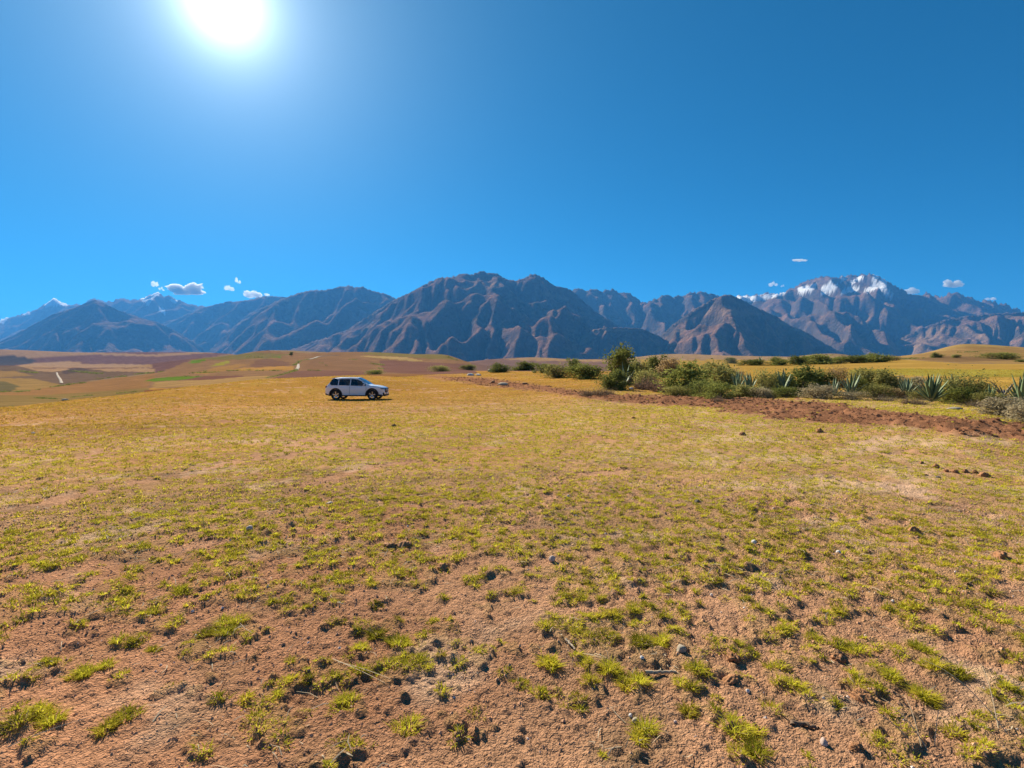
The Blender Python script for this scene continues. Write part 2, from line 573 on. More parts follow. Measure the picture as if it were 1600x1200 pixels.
def make_ground():
    azf = np.linspace(-rad(57), rad(57), 571)
    azb = np.linspace(rad(57), 2 * math.pi - rad(57), 64)[1:]
    az = np.concatenate([azf, azb])
    r = np.concatenate([np.geomspace(.5, 1.7, 16), np.geomspace(1.7, 11, 360)[1:], np.geomspace(11, 130, 170)[1:], np.geomspace(130, 24000, 170)[1:]])
    A, R = np.meshgrid(az, r)
    X = R * np.sin(A); Y = R * np.cos(A)
    Z0 = terr(X, Y)
    h, s, g = micro(X, Y, Z0)
    roll = sstep(150, 600, R) * (1 - sstep(2600, 4000, R))
    Z = Z0 + h + roll * fbm(X * .006, Y * .006, 3, 15) * 1.6
    px, py = pix(X, Y, Z0)
    nx = fbm(X * .05, Y * .05, 3, 5)
    r_ = R
    C = np.ones(X.shape + (3,)) * SOIL
    v = fbm(X * .45, Y * .45, 4, 8)
    C *= (1 + .30 * v)[..., None]
    redn = sstep(-.05, .4, fbm(X * .2, Y * .2, 3, 18) - .25 * np.sin(A))[..., None]
    C = C * (1 - .5 * redn) + C * np.array([.95, .78, .72]) * .5 * redn
    pale = sstep(.10, .42, fbm(X * .8, Y * .8, 4, 28) + .25 * sstep(1.0, 5.0, X) * sstep(6, 9, R) * (1 - sstep(13, 18, R)))
    C = C + (SOIL_PALE - C) * (pale * .75)[..., None] * (r_ < 60)[..., None]
    # dry litter under and between the tufts
    lit = sstep(.05, .45, fbm(X * 1.3, Y * 1.3, 4, 38))[..., None] * .5
    C = C * (1 - lit) + np.array([.25, .165, .09]) * lit
    o = ochre(X, Y)[..., None]
    G = GRASS_G * (1 - o) + GRASS_O * o
    gs = (g * (.12 + .70 * sstep(12, 50, R)))[..., None]
    C = C * (1 - gs) + G * gs
    C = C * (1 - s[..., None]) + (SOIL_RED * (1 + .35 * fbm(X * 2, Y * 2, 3, 48)[..., None])) * s[..., None]
    farm = np.zeros(X.shape)
    pxj = px + 3 * nx; pyj = py + .6 * nx
    front = (Y > 5) & (R < 3600) & (R > 24)
    for col, poly in LAND:
        poly = [(a, b) for a, b in poly]
        m = inpoly(pxj, pyj, poly) & front
        # the field we stand on keeps its own cover
        edge = np.interp(px, [-300, 0, 130, 240, 300, 390, 500, 560, 690, 760], [40, 42, 48, 52, 56, 64, 74, 76, 98, 98])
        lim = np.where(px < 760, edge * .93, 34)
        m &= (Y > lim)
        C[m] = LANDK * np.array(col) * (1 + .25 * fbm(X[m] * .03, Y[m] * .12, 3, 58))[:, None]
        farm[m] = 1
    beyond = (R > 130) & (farm == 0)
    C[beyond] = np.array([.25, .17, .10])
    V = np.stack([X, Y, Z], -1).reshape(-1, 3)
    nr, nc = X.shape
    faces = grid_faces(nr, nc)
    rr = np.arange(nr - 1)
    seam = np.stack([rr * nc + nc - 1, rr * nc, (rr + 1) * nc, (rr + 1) * nc + nc - 1], 1)
    V = np.concatenate([V, [[0, 0, 0.0]]])
    ci = len(V) - 1
    k = np.arange(nc)
    fan = np.stack([np.full(nc, ci), (k + 1) % nc, k], 1)
    C2 = np.concatenate([C.reshape(-1, 3), [SOIL]])
    near = np.concatenate([np.exp(-R / 30).ravel(), [1.0]])
    # the sheet is wound so that its faces look up
    me = mesh_np('ground', V, [faces[:, ::-1], seam[:, ::-1], fan[:, ::-1]], {'landcol': np.clip(C2, .01, .95), 'near': near}, True)
    b = NT('soil_and_fields')
    co = b.coord()
    near_a = b.attr('near', 'Fac')
    n1 = b.noise(co, 46.0, 5.0, .68)
    n2 = b.noise(co, 9.0, 4.0, .6)
    n3 = b.noise(co, 1.3, 4.0, .6)
    k1 = b.math('MULTIPLY_ADD', n1, 1.0, .50)
    k2 = b.math('MULTIPLY_ADD', n2, .8, .60)
    k3 = b.math('MULTIPLY_ADD', n3, .5, .75)
    n4 = b.noise(co, .09, 5.0, .65)
    mp = b.n('ShaderNodeMapping'); b.set(mp.inputs[0], co); mp.inputs['Rotation'].default_value = (0, 0, .35); mp.inputs['Scale'].default_value = (.02, .35, 1)
    n5 = b.noise(mp.outputs[0], 1.0, 4.0, .6)
    k4 = b.math('MULTIPLY_ADD', n4, .9, .55)
    k5 = b.math('MULTIPLY_ADD', n5, .7, .65)
    kk = b.math('MULTIPLY', b.math('MULTIPLY', b.math('MULTIPLY', k1, k2), k3), b.math('MULTIPLY', k4, k5))
    c1 = b.n('ShaderNodeVectorMath', operation='SCALE')
    b.set(c1.inputs[0], b.attr('landcol')); b.set(c1.inputs['Scale'], kk)
    wv = b.n('ShaderNodeVectorMath', operation='MULTIPLY_ADD')
    nz = b.n('ShaderNodeTexNoise'); b.set(nz.inputs['Vector'], co); nz.inputs['Scale'].default_value = 30.0
    b.set(wv.inputs[0], nz.outputs['Color']); wv.inputs[1].default_value = (.03, .03, .03); b.set(wv.inputs[2], co)
    hgt = None
    for sc_, am in ((30.0, -.9), (70.0, -.7), (150.0, -.4)):
        vor = b.n('ShaderNodeTexVoronoi'); b.set(vor.inputs['Vector'], wv.outputs[0]); vor.inputs['Scale'].default_value = sc_
        t_ = b.math('MULTIPLY', vor.outputs['Distance'], am)
        hgt = t_ if hgt is None else b.math('ADD', hgt, t_)
    hgt = b.math('ADD', hgt, b.math('MULTIPLY', n1, .8))
    nb = b.bump(hgt, b.math('MULTIPLY', near_a, .9), .026)
    me.materials.append(b.done(b.pbr(c1.outputs[0], 1.0, nb, Specular_IOR_Level=0.0)))
    o = obj('ground', me)
    tag(o, kind='structure')
    return o


make_ground()


def gz(x, y):
    x = np.atleast_1d(np.asarray(x, float)); y = np.atleast_1d(np.asarray(y, float))
    z = terr(x, y)
    h, s, g = micro(x, y, z)
    return z + h


# ------------------------------------------------------------------ mountains
def erode(H, dx, dy, it=14, K=.9, fixed_row=0):
    nr, nc = H.shape
    offs = [(-1, -1), (-1, 0), (-1, 1), (0, -1), (0, 1), (1, -1), (1, 0), (1, 1)]
    L = [math.hypot(a * dy, b * dx) for a, b in offs]
    idx = np.arange(nr * nc).reshape(nr, nc)
    for _ in range(it):
        P = np.pad(H, 1, mode='constant', constant_values=1e9)
        PI = np.pad(idx, 1, mode='edge')
        best = np.zeros_like(H); rec = idx.copy(); ln = np.ones_like(H)
        for (a, b), l in zip(offs, L):
            s = (H - P[1 + a:1 + a + nr, 1 + b:1 + b + nc]) / l
            m = s > best
            best[m] = s[m]; rec[m] = PI[1 + a:1 + a + nr, 1 + b:1 + b + nc][m]; ln[m] = l
        order = np.argsort(-H.ravel()).tolist()
        area = [1.0] * (nr * nc)
        rl = rec.ravel().tolist()
        for i in order:
            j = rl[i]
            if j != i: area[j] += area[i]
        Fk = (K * np.sqrt(np.array(area)) / ln.ravel() * 10).tolist()
        z = H.ravel().tolist()
        for i in reversed(order):
            j = rl[i]
            if j != i:
                f = Fk[i]
                z[i] = (z[i] + f * z[j]) / (1 + f)
        Hn = np.array(z).reshape(nr, nc)
        # hillslope creep
        Q = np.pad(Hn, 1, mode='edge')
        Hn = Hn + .06 * (Q[:-2, 1:-1] + Q[2:, 1:-1] + Q[1:-1, :-2] + Q[1:-1, 2:] - 4 * Hn)
        Hn[0] = H[0]; Hn[-1] = H[-1]
        H = Hn
    return H


def mountain_material():
    b = NT('mountain_slopes')
    co = b.coord()
    n1 = b.noise(co, .0035, 6, .62)
    n2 = b.noise(co, .014, 5, .65)
    n3 = b.noise(co, .0011, 4, .6)
    base = b.ramp(n1, [(.30, (.085, .066, .04)), (.46, (.165, .11, .07)), (.60, (.30, .165, .11)), (.75, (.22, .125, .095))])
    base = b.mix(b.ramp(n3, [(.42, 0.0), (.62, 1.0)]), base, (.27, .15, .105))
    n4 = b.noise(co, .045, 5, .7)
    k = b.math('MULTIPLY', b.math('MULTIPLY_ADD', n2, 1.5, .25), b.math('MULTIPLY_ADD', n4, 1.3, .35))
    sc_ = b.n('ShaderNodeVectorMath', operation='SCALE')
    b.set(sc_.inputs[0], base); b.set(sc_.inputs['Scale'], k)
    rock = b.mix(b.attr('rock', 'Fac'), sc_.outputs[0], (.10, .085, .085))
    tan = b.mix(b.attr('tan', 'Fac'), rock, (.34, .21, .13))
    col = b.mix(b.attr('snow', 'Fac'), tan, (.93, .94, .96))
    nb = b.bump(b.math('ADD', b.math('ADD', n2, n1), b.math('MULTIPLY', n4, .5)), .8, 70.0)
    return b.done(b.pbr(col, 1.0, nb, Specular_IOR_Level=0.0))


MM = mountain_material()


def mountain(pts, D, Wf, Wb, zb=-450.0, step=2.4, rows=68, seed=1, jag=1.0, p=1.15, K=.9, snow=(), tans=(), snowline=None):
    x0, x1 = pts[0][0], pts[-1][0]
    px = np.arange(x0, x1 + .1, step)
    sky_py = np.interp(px, *zip(*pts))
    sky_py = sky_py + jag * (2.6 * fbm(px * .09, px * 0 + seed, 3, seed, .6) + 1.8 * perlin(px * .29, px * 0 + 3.3, seed) - 1.5 * np.abs(perlin(px * .17, px * 0 + 5.1, seed + 2)) + .5)
    zr = EYE + D * (HY - sky_py) / F
    zr = np.maximum(zr, zb + 20)
    t = np.linspace(0, 1, rows) ** 1.05
    T, PX = np.meshgrid(t, px, indexing='ij')
    d = D - Wf * T
    X = d * (PX - 800) / F
    ZR = np.tile(zr, (rows, 1))
    zsm = zr.copy()
    for _ in range(30):
        zsm = np.convolve(np.pad(zsm, 2, mode='edge'), [.1, .2, .4, .2, .1], 'valid')
    ZR = ZR * (1 - sstep(0, .25, T)) + np.tile(zsm, (rows, 1)) * sstep(0, .25, T)
    fall = (1 - T) ** p
    H = zb + (ZR - zb) * fall
    ls = 900.0
    wx = 350 * fbm(X / 1500, d / 1500, 2, seed + 3)
    sp = ridged((X + wx) / ls, (d + wx) / (ls * 2.6), 4, seed + 7) - .72
    rg = ridged((X + wx) / 520, d / 620, 4, seed + 13) - .72
    env = sstep(0, .10, T) * sstep(1, .8, T)
    H = H + env * (ZR - zb) * (.42 * sp + .22 * rg)
    H = H + env * 26 * fbm(X / 140, d / 140, 3, seed + 23)
    dx = D * step / F; dy = Wf / rows
    He = erode(H, dx, dy, 12, K * .28)
    He[0] = zr
    # keep the crest the crest: nothing in front may rise above its line of sight
    el = (He - EYE) / d
    lim = np.tile((zr - EYE) / D, (rows, 1)) - .0006 * np.minimum(T * 30, 1)
    He = np.where(el > lim, EYE + lim * d, He)
    back = 10
    tb = np.linspace(0, 1, back + 1)[1:]
    db = D + Wb * tb
    XB = db[:, None] * (px[None, :] - 800) / F
    HB = zb + (zr[None, :] - zb) * (1 - tb[:, None]) ** 1.2
    HB = HB + (zr - zb)[None, :] * .12 * fbm(XB / 700, np.tile(db[:, None], (1, len(px))) / 700, 3, seed) * (1 - tb[:, None])
    XX = np.concatenate([XB[::-1], X]); DD = np.concatenate([np.tile(db[::-1, None], (1, len(px))), d]); HH = np.concatenate([HB[::-1], He])
    V = np.stack([XX, DD, HH], -1).reshape(-1, 3)
    ppx, ppy = pix(XX, DD, HH)
    j1 = fbm(XX / 110, DD / 160, 3, seed + 31) ; j2 = fbm(XX / 110, HH / 90, 3, seed + 41)
    sn = np.zeros(XX.shape)
    for poly in snow:
        for ox, oy in ((0, 0), (1.3, 0), (-1.3, 0), (0, .9), (0, -.9)):
            sn[inpoly(ppx + 2.0 * j1 + ox, ppy + 1.5 * j2 + oy, poly)] = 1
    if snowline is not None:
        sn = np.maximum(sn, sstep(snowline, snowline - 3, ppy + 9 * j1) * .9)
    tn = np.zeros(XX.shape)
    for poly in tans:
        tn[inpoly(ppx + 5 * j1, ppy + 3 * j2, poly)] = .7
    gy = np.gradient(HH, axis=0); gx = np.gradient(HH, axis=1)
    slope = np.hypot(gx / dx, gy / dy)
    rock = np.clip(sstep(.75, 1.5, slope) * .8 + sstep(.12, .0, np.concatenate([np.zeros((back, len(px))), T])) * .35, 0, 1)
    me = mesh_np('mountain', V, [grid_faces(rows + back, len(px))[:, ::-1]], {'snow': sn.ravel(), 'tan': tn.ravel(), 'rock': rock.ravel()}, True, [MM])
    o = obj('mountain', me)
    return tag(o, kind='structure')


mountain([(-420, 540), (-300, 508), (-210, 492), (-140, 505), (-60, 508), (0, 499), (30, 492), (60, 482), (74, 473), (85, 466), (96, 472), (112, 476), (130, 474), (145, 466), (160, 470), (190, 474), (215, 500)], 19000, 7500, 2500, seed=2, jag=1.1, p=1.05,
         snow=[[(68, 478), (84, 463), (94, 470), (110, 474), (104, 478), (90, 475), (82, 478)], [(-10, 505), (-10, 495), (12, 496), (6, 504)], [(36, 492), (45, 487), (44, 491)]])
mountain([(120, 500), (150, 477), (168, 471), (190, 467), (215, 469), (232, 462), (246, 456), (256, 461), (272, 466), (290, 473), (318, 479), (345, 483), (390, 500)], 17500, 6800, 2500, seed=3, jag=1.2, p=1.05,
         snow=[[(220, 467), (230, 474), (240, 466), (249, 459), (246, 455), (236, 462)], [(264, 468), (272, 466.5), (278, 470), (273, 474)], [(247, 484), (250, 480), (262, 489), (256, 490)]])
mountain([(200, 535), (240, 515), (290, 492), (320, 480), (355, 471), (380, 470), (412, 463), (438, 463), (470, 468), (520, 490), (560, 520)], 14500, 4800, 2200, seed=4, jag=.6)
mountain([(-700, 556), (-560, 520), (-430, 500), (-330, 512), (-240, 528), (-120, 536), (0, 534), (40, 514), (80, 492), (115, 481), (148, 468), (165, 475), (185, 485), (222, 497), (250, 505), (280, 520), (310, 540), (330, 556)], 11000, 3800, 2200, seed=5, jag=.5)
mountain([(320, 556), (350, 525), (380, 500), (410, 480), (440, 467), (470, 456), (488, 452), (505, 453.5), (522, 450), (534, 447), (546, 445.5), (553, 449), (568, 449), (580, 455), (600, 458), (615, 464), (650, 482), (700, 520), (740, 550)], 11500, 4900, 2200, seed=6, jag=1.2)
mountain([(860, 500), (880, 462), (897, 452), (908, 451), (918, 454), (928, 452), (942, 455), (956, 452), (972, 459), (984, 457), (995, 466), (1008, 474), (1022, 486), (1050, 520), (1070, 545)], 12000, 4300, 2000, seed=7, jag=1.5)
mountain([(980, 520), (1000, 476), (1012, 470), (1030, 464), (1040, 460), (1052, 465), (1065, 462), (1080, 458), (1094, 454), (1106, 458), (1122, 461), (1140, 470), (1180, 500), (1210, 530)], 11500, 4300, 2000, seed=8, jag=1.5)
mountain([(1080, 500), (1110, 480), (1140, 466), (1152, 463), (1165, 461), (1182, 461.5), (1200, 457), (1212, 459), (1225, 457), (1234, 451), (1250, 444), (1265, 437), (1276, 433), (1284, 431.5), (1298, 434), (1312, 431), (1326, 430.5), (1340, 430), (1352, 428.5), (1366, 429), (1378, 434), (1386, 440), (1398, 445), (1408, 452), (1420, 459), (1432, 462), (1442, 459), (1448, 456.5), (1458, 462), (1474, 465), (1483, 457), (1495, 458), (1510, 462), (1530, 470), (1545, 470), (1558, 473), (1572, 474), (1582, 481), (1590, 482), (1604, 489), (1680, 486), (1780, 500), (1860, 540)],
         13500, 7400, 2500, seed=9, jag=1.7, p=1.05, rows=96,
         snow=[[(1150, 467), (1152, 462), (1180, 463.5), (1200, 460.5), (1226, 457), (1224, 460.5), (1195, 467), (1172, 471), (1160, 469)],
               [(1247, 451), (1258, 446.5), (1262, 448), (1260, 454), (1251, 459), (1248, 457)], [(1264, 450), (1270, 444), (1276, 443), (1273, 449), (1267, 454)],
               [(1285, 448), (1292, 446), (1298, 439), (1303, 444), (1308, 445), (1300, 456), (1290, 460), (1284, 457)], [(1313, 456), (1322, 451), (1332, 448.5), (1341, 450), (1338, 454.5), (1318, 458)],
               [(1350, 455), (1362, 447), (1372, 441), (1374, 446), (1360, 456)], [(1372, 441), (1379, 434), (1385, 441), (1385, 451), (1398, 464.5), (1388, 464), (1379, 456), (1373, 449)],
               [(1364, 436), (1366, 429), (1371, 430), (1372, 439), (1367, 440)], [(1328, 441), (1336, 436), (1348, 431), (1352, 434), (1340, 438), (1332, 443)], [(1312, 437), (1317, 432.5), (1322, 436), (1316, 440)]],
         tans=[[(1340, 502), (1360, 488), (1390, 478), (1400, 484), (1365, 498)], [(1400, 500), (1440, 484), (1460, 490), (1420, 505)]])
mountain([(370, 560), (420, 556), (470, 541), (510, 527), (545, 513), (585, 488), (612, 470), (640, 457), (665, 443), (685, 434), (698, 432.5), (712, 431), (722, 428), (735, 428.5), (748, 425), (754, 422.5), (762, 426), (774, 427), (784, 432), (792, 437), (808, 439), (820, 434), (829, 430), (836, 427), (845, 432), (856, 438), (864, 445), (885, 450), (900, 459), (912, 472), (935, 490), (960, 505), (985, 522), (1020, 548), (1040, 560)],
         8600, 4600, 1800, seed=10, jag=1.1, p=1.05, rows=90,
         tans=[[(715, 450), (740, 440), (790, 440), (780, 448), (745, 460)], [(830, 455), (870, 458), (895, 470), (870, 468)]])
mountain([(1000, 556), (1030, 528), (1050, 508), (1072, 492), (1095, 477), (1115, 466), (1130, 461.5), (1142, 460), (1152, 465), (1170, 474), (1190, 484), (1212, 494), (1235, 508), (1262, 520), (1290, 537), (1318, 552), (1335, 560)], 7400, 3300, 1700, seed=11, jag=.6,
         tans=[[(1070, 500), (1110, 478), (1150, 482), (1190, 490), (1160, 495), (1110, 490)], [(1210, 500), (1250, 515), (1300, 545), (1260, 525)]])
mountain([(1300, 562), (1340, 556), (1370, 545), (1405, 530), (1440, 512), (1475, 500), (1510, 494), (1550, 490), (1600, 488), (1680, 470), (1760, 480), (1860, 520)], 9000, 2900, 1700, seed=12, jag=.6,
         tans=[[(1405, 556), (1430, 533), (1450, 512), (1475, 510), (1470, 530), (1440, 556)], [(1350, 556), (1390, 540), (1445, 511), (1440, 516), (1400, 542), (1370, 556)], [(1500, 510), (1560, 505), (1580, 530), (1530, 530)]])
mountain([(840, 562), (870, 553), (890, 538), (910, 524), (928, 515), (945, 511.5), (975, 512), (1003, 513), (1020, 521), (1045, 533), (1070, 549), (1085, 560)], 6600, 1500, 1300, seed=13, jag=.5, rows=50,
         tans=[[(868, 555), (890, 536), (925, 513), (1000, 510), (1008, 517), (950, 518), (925, 530), (890, 556)]])

# ------------------------------------------------------------------ haze
def make_haze():
    x0, x1, y0, y1, z0, z1 = -24500, 24500, -24500, 24500, -520, 3000
    v = [(x, y, z) for z in (z0, z1) for y in (y0, y1) for x in (x0, x1)]
    f = [(0, 2, 3, 1), (4, 5, 7, 6), (0, 1, 5, 4), (2, 6, 7, 3), (0, 4, 6, 2), (1, 3, 7, 5)]
    me = bpy.data.meshes.new('haze'); me.from_pydata(v, [], f)
    m = bpy.data.materials.new('mountain_air'); m.use_nodes = True
    t = m.node_tree; t.nodes.clear()
    o = t.nodes.new('ShaderNodeOutputMaterial'); pv = t.nodes.new('ShaderNodeVolumePrincipled')
    pv.inputs['Color'].default_value = (.09, .40, 1.0, 1)
    pv.inputs['Density'].default_value = 3.1e-5
    pv.inputs['Anisotropy'].default_value = .2
    t.links.new(pv.outputs[0], o.inputs['Volume'])
    me.materials.append(m)
    tag(obj('haze', me), kind='stuff')


make_haze()
# ------------------------------------------------------------------ clouds: small fair-weather puffs far beyond the range
def ico(sub=1):
    import bmesh
    bm = bmesh.new(); bmesh.ops.create_icosphere(bm, subdivisions=sub, radius=1.0)
    v = np.array([p.co[:] for p in bm.verts]); f = np.array([[q.index for q in p.verts] for p in bm.faces]); bm.free()
    return v, f


def blobs(centres, radii, sub=1, jit=.18, seed=0, squash=1.0):
    """many little rounded lumps as one mesh"""
    v, f = ico(sub)
    r = np.random.default_rng(seed)
    n = len(centres)
    J = 1 + jit * (r.random((n, len(v), 1)) * 2 - 1)
    V = centres[:, None, :] + v[None] * J * radii[:, None, None] * np.array([1, 1, squash])
    Fc = f[None] + (np.arange(n) * len(v))[:, None, None]
    return V.reshape(-1, 3), Fc.reshape(-1, 3)


def make_clouds():
    m = bpy.data.materials.new('cloud_white'); m.use_nodes = True
    t_ = m.node_tree; t_.nodes.clear()
    o_ = t_.nodes.new('ShaderNodeOutputMaterial'); pv = t_.nodes.new('ShaderNodeVolumePrincipled')
    pv.inputs['Color'].default_value = (1, 1, 1, 1)
    pv.inputs['Density'].default_value = .008
    pv.inputs['Anisotropy'].default_value = .35
    t_.links.new(pv.outputs[0], o_.inputs['Volume'])
    D = 26500.0
    kp = D / F
    specs = [  # px, py, width, height, label, lumps
        (291, 455, 54, 19, 'largest white cloud, beside the snowy peak on the left', 900),
        (241, 446, 11, 12, 'small white puff left of the snowy peak', 160),
        (252, 452, 9, 9, 'tiny white wisp touching the snowy peak on the left', 120),
        (358, 450, 15, 14, 'small broken cloud between two bigger clouds on the left', 220),
        (372, 441, 9, 10, 'tiny wisp just above the small broken cloud', 110),
        (394, 461, 28, 14, 'flat white cloud sitting on the left blue ridge', 420),
        (417, 461, 10, 7, 'tiny white puff at the right end of the flat ridge cloud', 110),
        (1209, 445, 13, 10, 'small round white cloud left of the snowy massif', 190),
        (1222, 447, 6, 5, 'faint speck of cloud beside the round white cloud', 50),
        (1250, 407, 22, 5, 'thin faint wisp high above the snowy massif', 70),
        (1424, 456, 24, 13, 'white cloud peeping over the right shoulder of the snowy massif', 300),
        (1492, 445, 26, 15, 'small flat white cloud above the jagged ridge on the right', 260),
        (1549, 467, 16, 7, 'tiny cloud behind the jagged ridge near the right edge', 110),
    ]
    v0, f0 = ico(4)
    for k, (px, py, w, h, lab, n) in enumerate(specs):
        r = np.random.default_rng(100 + k)
        v = v0.copy()
        nb_ = 5 if n > 250 else 3
        # billows: the sphere is pushed out to the union of several balls
        c = np.stack([np.linspace(-.62, .62, nb_) + r.normal(size=nb_) * .08, r.normal(size=nb_) * .12, r.normal(size=nb_) * .18 + .05], 1)
        rr = .34 + .22 * r.random(nb_)
        best = np.full(len(v), .12)
        for ci, ri in zip(c, rr):
            bq = v @ ci; disc = bq * bq - (ci @ ci - ri * ri)
            t = np.where(disc > 0, bq + np.sqrt(np.maximum(disc, 0)), 0)
            best = np.maximum(best, t)
        q = v * best[:, None] * 3.0 + k * 7.7
        nz = fbm(q[:, 0] + .6 * q[:, 1], q[:, 2] - .5 * q[:, 1], 5, 300 + k, .62)
        v = v * (best * (1 + .55 * nz))[:, None]
        v[:, 2] = np.where(v[:, 2] < -.22, -.22 + (v[:, 2] + .22) * .4, v[:, 2])
        V = v * np.array([w * .5, w * .35, h * .75]) * kp
        o = obj('cloud', mesh_np('cloud', V, [f0], None, True, [m]), None, ((px - 800) / F * D, D, EYE + D * (HY - py) / F))
        tag(o, lab, 'cloud', 'small clouds over the mountains')


make_clouds()


# ------------------------------------------------------------------ dirt tracks on the far hill
def track(pts, width, name='path'):
    P = [np.array(hit(*p, dmin=60)) for p in pts]
    Q = []
    for a, c in zip(P[:-1], P[1:]):
        n = max(2, int(np.linalg.norm(c - a) / 6))
        for k in range(n): Q.append(a + (c - a) * k / n)
    Q.append(P[-1]); Q = np.array(Q)
    for _ in range(6):
        Q[1:-1] = (Q[:-2] + 2 * Q[1:-1] + Q[2:]) / 4
    T = np.gradient(Q, axis=0)[:, :2]; T /= np.linalg.norm(T, axis=1)[:, None] + 1e-9
    N = np.stack([-T[:, 1], T[:, 0]], 1)
    wv = width * (1 + .25 * fbm(Q[:, 0] * .05, Q[:, 1] * .05, 2, 3))
    rows = []
    for s_, dz in ((-.5, -.6), (-.46, .25), (0, .32), (.46, .25), (.5, -.6)):
        xy = Q[:, :2] + N * (wv * s_)[:, None]
        roll = sstep(150, 600, np.hypot(xy[:, 0], xy[:, 1]))
        z = terr(xy[:, 0], xy[:, 1]) + roll * fbm(xy[:, 0] * .006, xy[:, 1] * .006, 3, 15) * 1.6 + dz
        rows.append(np.column_stack([xy, z]))
    V = np.stack(rows, 1).reshape(-1, 3)
    b = NT('pale_track')
    c = b.mix(b.noise(b.coord(), .3, 3), (.24, .18, .125), (.34, .27, .20))
    me = mesh_np(name, V, [grid_faces(len(Q), 5)], None, True, [b.done(b.pbr(c, .95))])
    tag(obj(name, me), kind='structure')


track([(96.5, 599), (95, 595), (92, 590), (88.5, 582)], 1.7)
track([(463, 578.5), (466, 574), (466, 569)], 1.8)
track([(480, 562.5), (492, 560), (500, 557), (530, 556)], 2.5)

# ------------------------------------------------------------------ plants
def leaf_mat(name, c0, c1, trans=.45):
    b = NT(name)
    oi = b.n('ShaderNodeObjectInfo')
    c = b.mix(b.attr('tone', 'Fac'), c0, c1)
    k = b.math('MULTIPLY_ADD', oi.outputs['Random'], .7, 1.15)
    s_ = b.n('ShaderNodeVectorMath', operation='SCALE'); b.set(s_.inputs[0], c); b.set(s_.inputs['Scale'], k)
    return b.done(b.leafy(s_.outputs[0], trans))


MAT_LEAF = {
    'green': leaf_mat('shrub_green', (.075, .095, .022), (.24, .24, .065)),
    'dark': leaf_mat('shrub_dark', (.055, .07, .02), (.18, .19, .055)),
    'olive': leaf_mat('shrub_olive', (.115, .115, .035), (.30, .275, .095)),
    'brown': leaf_mat('shrub_brown', (.14, .098, .052), (.34, .245, .125)),
    'russet': leaf_mat('shrub_russet', (.17, .088, .055), (.38, .22, .13)),
    'grey': leaf_mat('shrub_grey', (.15, .13, .08), (.38, .32, .20)),
}
_b = NT('dry_twig')
MAT_TWIG = _b.done(_b.pbr(_b.mix(_b.noise(_b.coord(), 9, 3), (.11, .075, .05), (.27, .20, .14)), .9))


def tubes(paths, r0, r1, sides=4):
    """thin tapering tubes along polylines, as one mesh"""
    Vs, Fs, off = [], [], 0
    for P, a, c in zip(paths, r0, r1):
        P = np.asarray(P, float); n = len(P)
        T = np.gradient(P, axis=0); T /= np.linalg.norm(T, axis=1)[:, None] + 1e-9
        up = np.array([0.31, .23, .92])
        A = np.cross(T, up); A /= np.linalg.norm(A, axis=1)[:, None] + 1e-9
        B = np.cross(T, A)
        R = np.linspace(a, c, n)[:, None, None]
        th = np.arange(sides) * 2 * np.pi / sides
        ring = P[:, None, :] + R * (np.cos(th)[None, :, None] * A[:, None, :] + np.sin(th)[None, :, None] * B[:, None, :])
        Vs.append(ring.reshape(-1, 3))
        i = np.arange(n - 1)[:, None] * sides; k = np.arange(sides)[None]
        a0 = i + k; a1 = i + (k + 1) % sides
        Fs.append(np.stack([a0, a1, a1 + sides, a0 + sides], -1).reshape(-1, 4) + off)
        off += n * sides
    return np.concatenate(Vs), np.concatenate(Fs)


def leaf_quads(P, size, r, upb=.35, long=1.7):
    n = len(P)
    D = r.normal(size=(n, 3)); D[:, 2] += upb; D /= np.linalg.norm(D, axis=1)[:, None]
    S = np.cross(D, r.normal(size=(n, 3))); S /= np.linalg.norm(S, axis=1)[:, None]
    L = (size * (.6 + .8 * r.random(n)))[:, None]
    V = np.stack([P, P + D * L * long * .5 + S * L * .38, P + D * L * long, P + D * L * long * .5 - S * L * .38], 1)
    return V.reshape(-1, 3), np.arange(4 * n).reshape(-1, 4)


def make_shrub_meshes(seed, nleaf=2600, leaf=.034, tall=1.0, nclump=34, loose=.5):
    nleaf = int(nleaf * 1.5); leaf = leaf * 1.35; nclump = int(nclump * 1.5)
    """a shrub one metre high and about one metre wide: foliage and stems"""
    r = np.random.default_rng(seed)
    C = []
    while len(C) < nclump:
        p = r.uniform(-1, 1, 3); p[2] = r.uniform(.03, 1)
        q = (p[0] ** 2 + p[1] ** 2) ** .5
        lim = (1 - (max(p[2] - .42, 0) / .6) ** 2) ** .5 * (.75 + .25 * math.sin(3 * math.atan2(p[1], p[0]) + seed)) if p[2] < 1 else 0
        if lim * .35 < q < lim or (q < lim and r.random() < .5):
            C.append((p[0] * .46, p[1] * .46, p[2] * .9))
    C = np.array(C)
    sz = .05 + .085 * r.random(nclump)
    i = r.integers(0, nclump, nleaf)
    P = C[i] + r.normal(size=(nleaf, 3)) * sz[i][:, None] * np.array([1, 1, .85])
    P[:, 2] = np.abs(P[:, 2] - .015) + .015
    ext = r.random(nleaf) < .06
    P[ext] += (P[ext] - np.array([0, 0, .3])) * .16 * loose
    V, Fq = leaf_quads(P, leaf, r)
    tone = np.clip(.5 * r.random(nclump)[i] + .5 * r.random(nleaf), 0, 1)
    fol = ('foliage', V, Fq, np.repeat(tone, 4))
    paths = []
    for c in C[::2]:
        b0 = np.array([r.normal() * .05, r.normal() * .05, -.05])
        mid = b0 * .4 + c * .6 + np.array([0, 0, .06]) + r.normal(size=3) * .02
        paths.append([b0, mid, c])
    stem = tubes(paths, [.014] * len(paths), [.004] * len(paths))
    return fol, stem


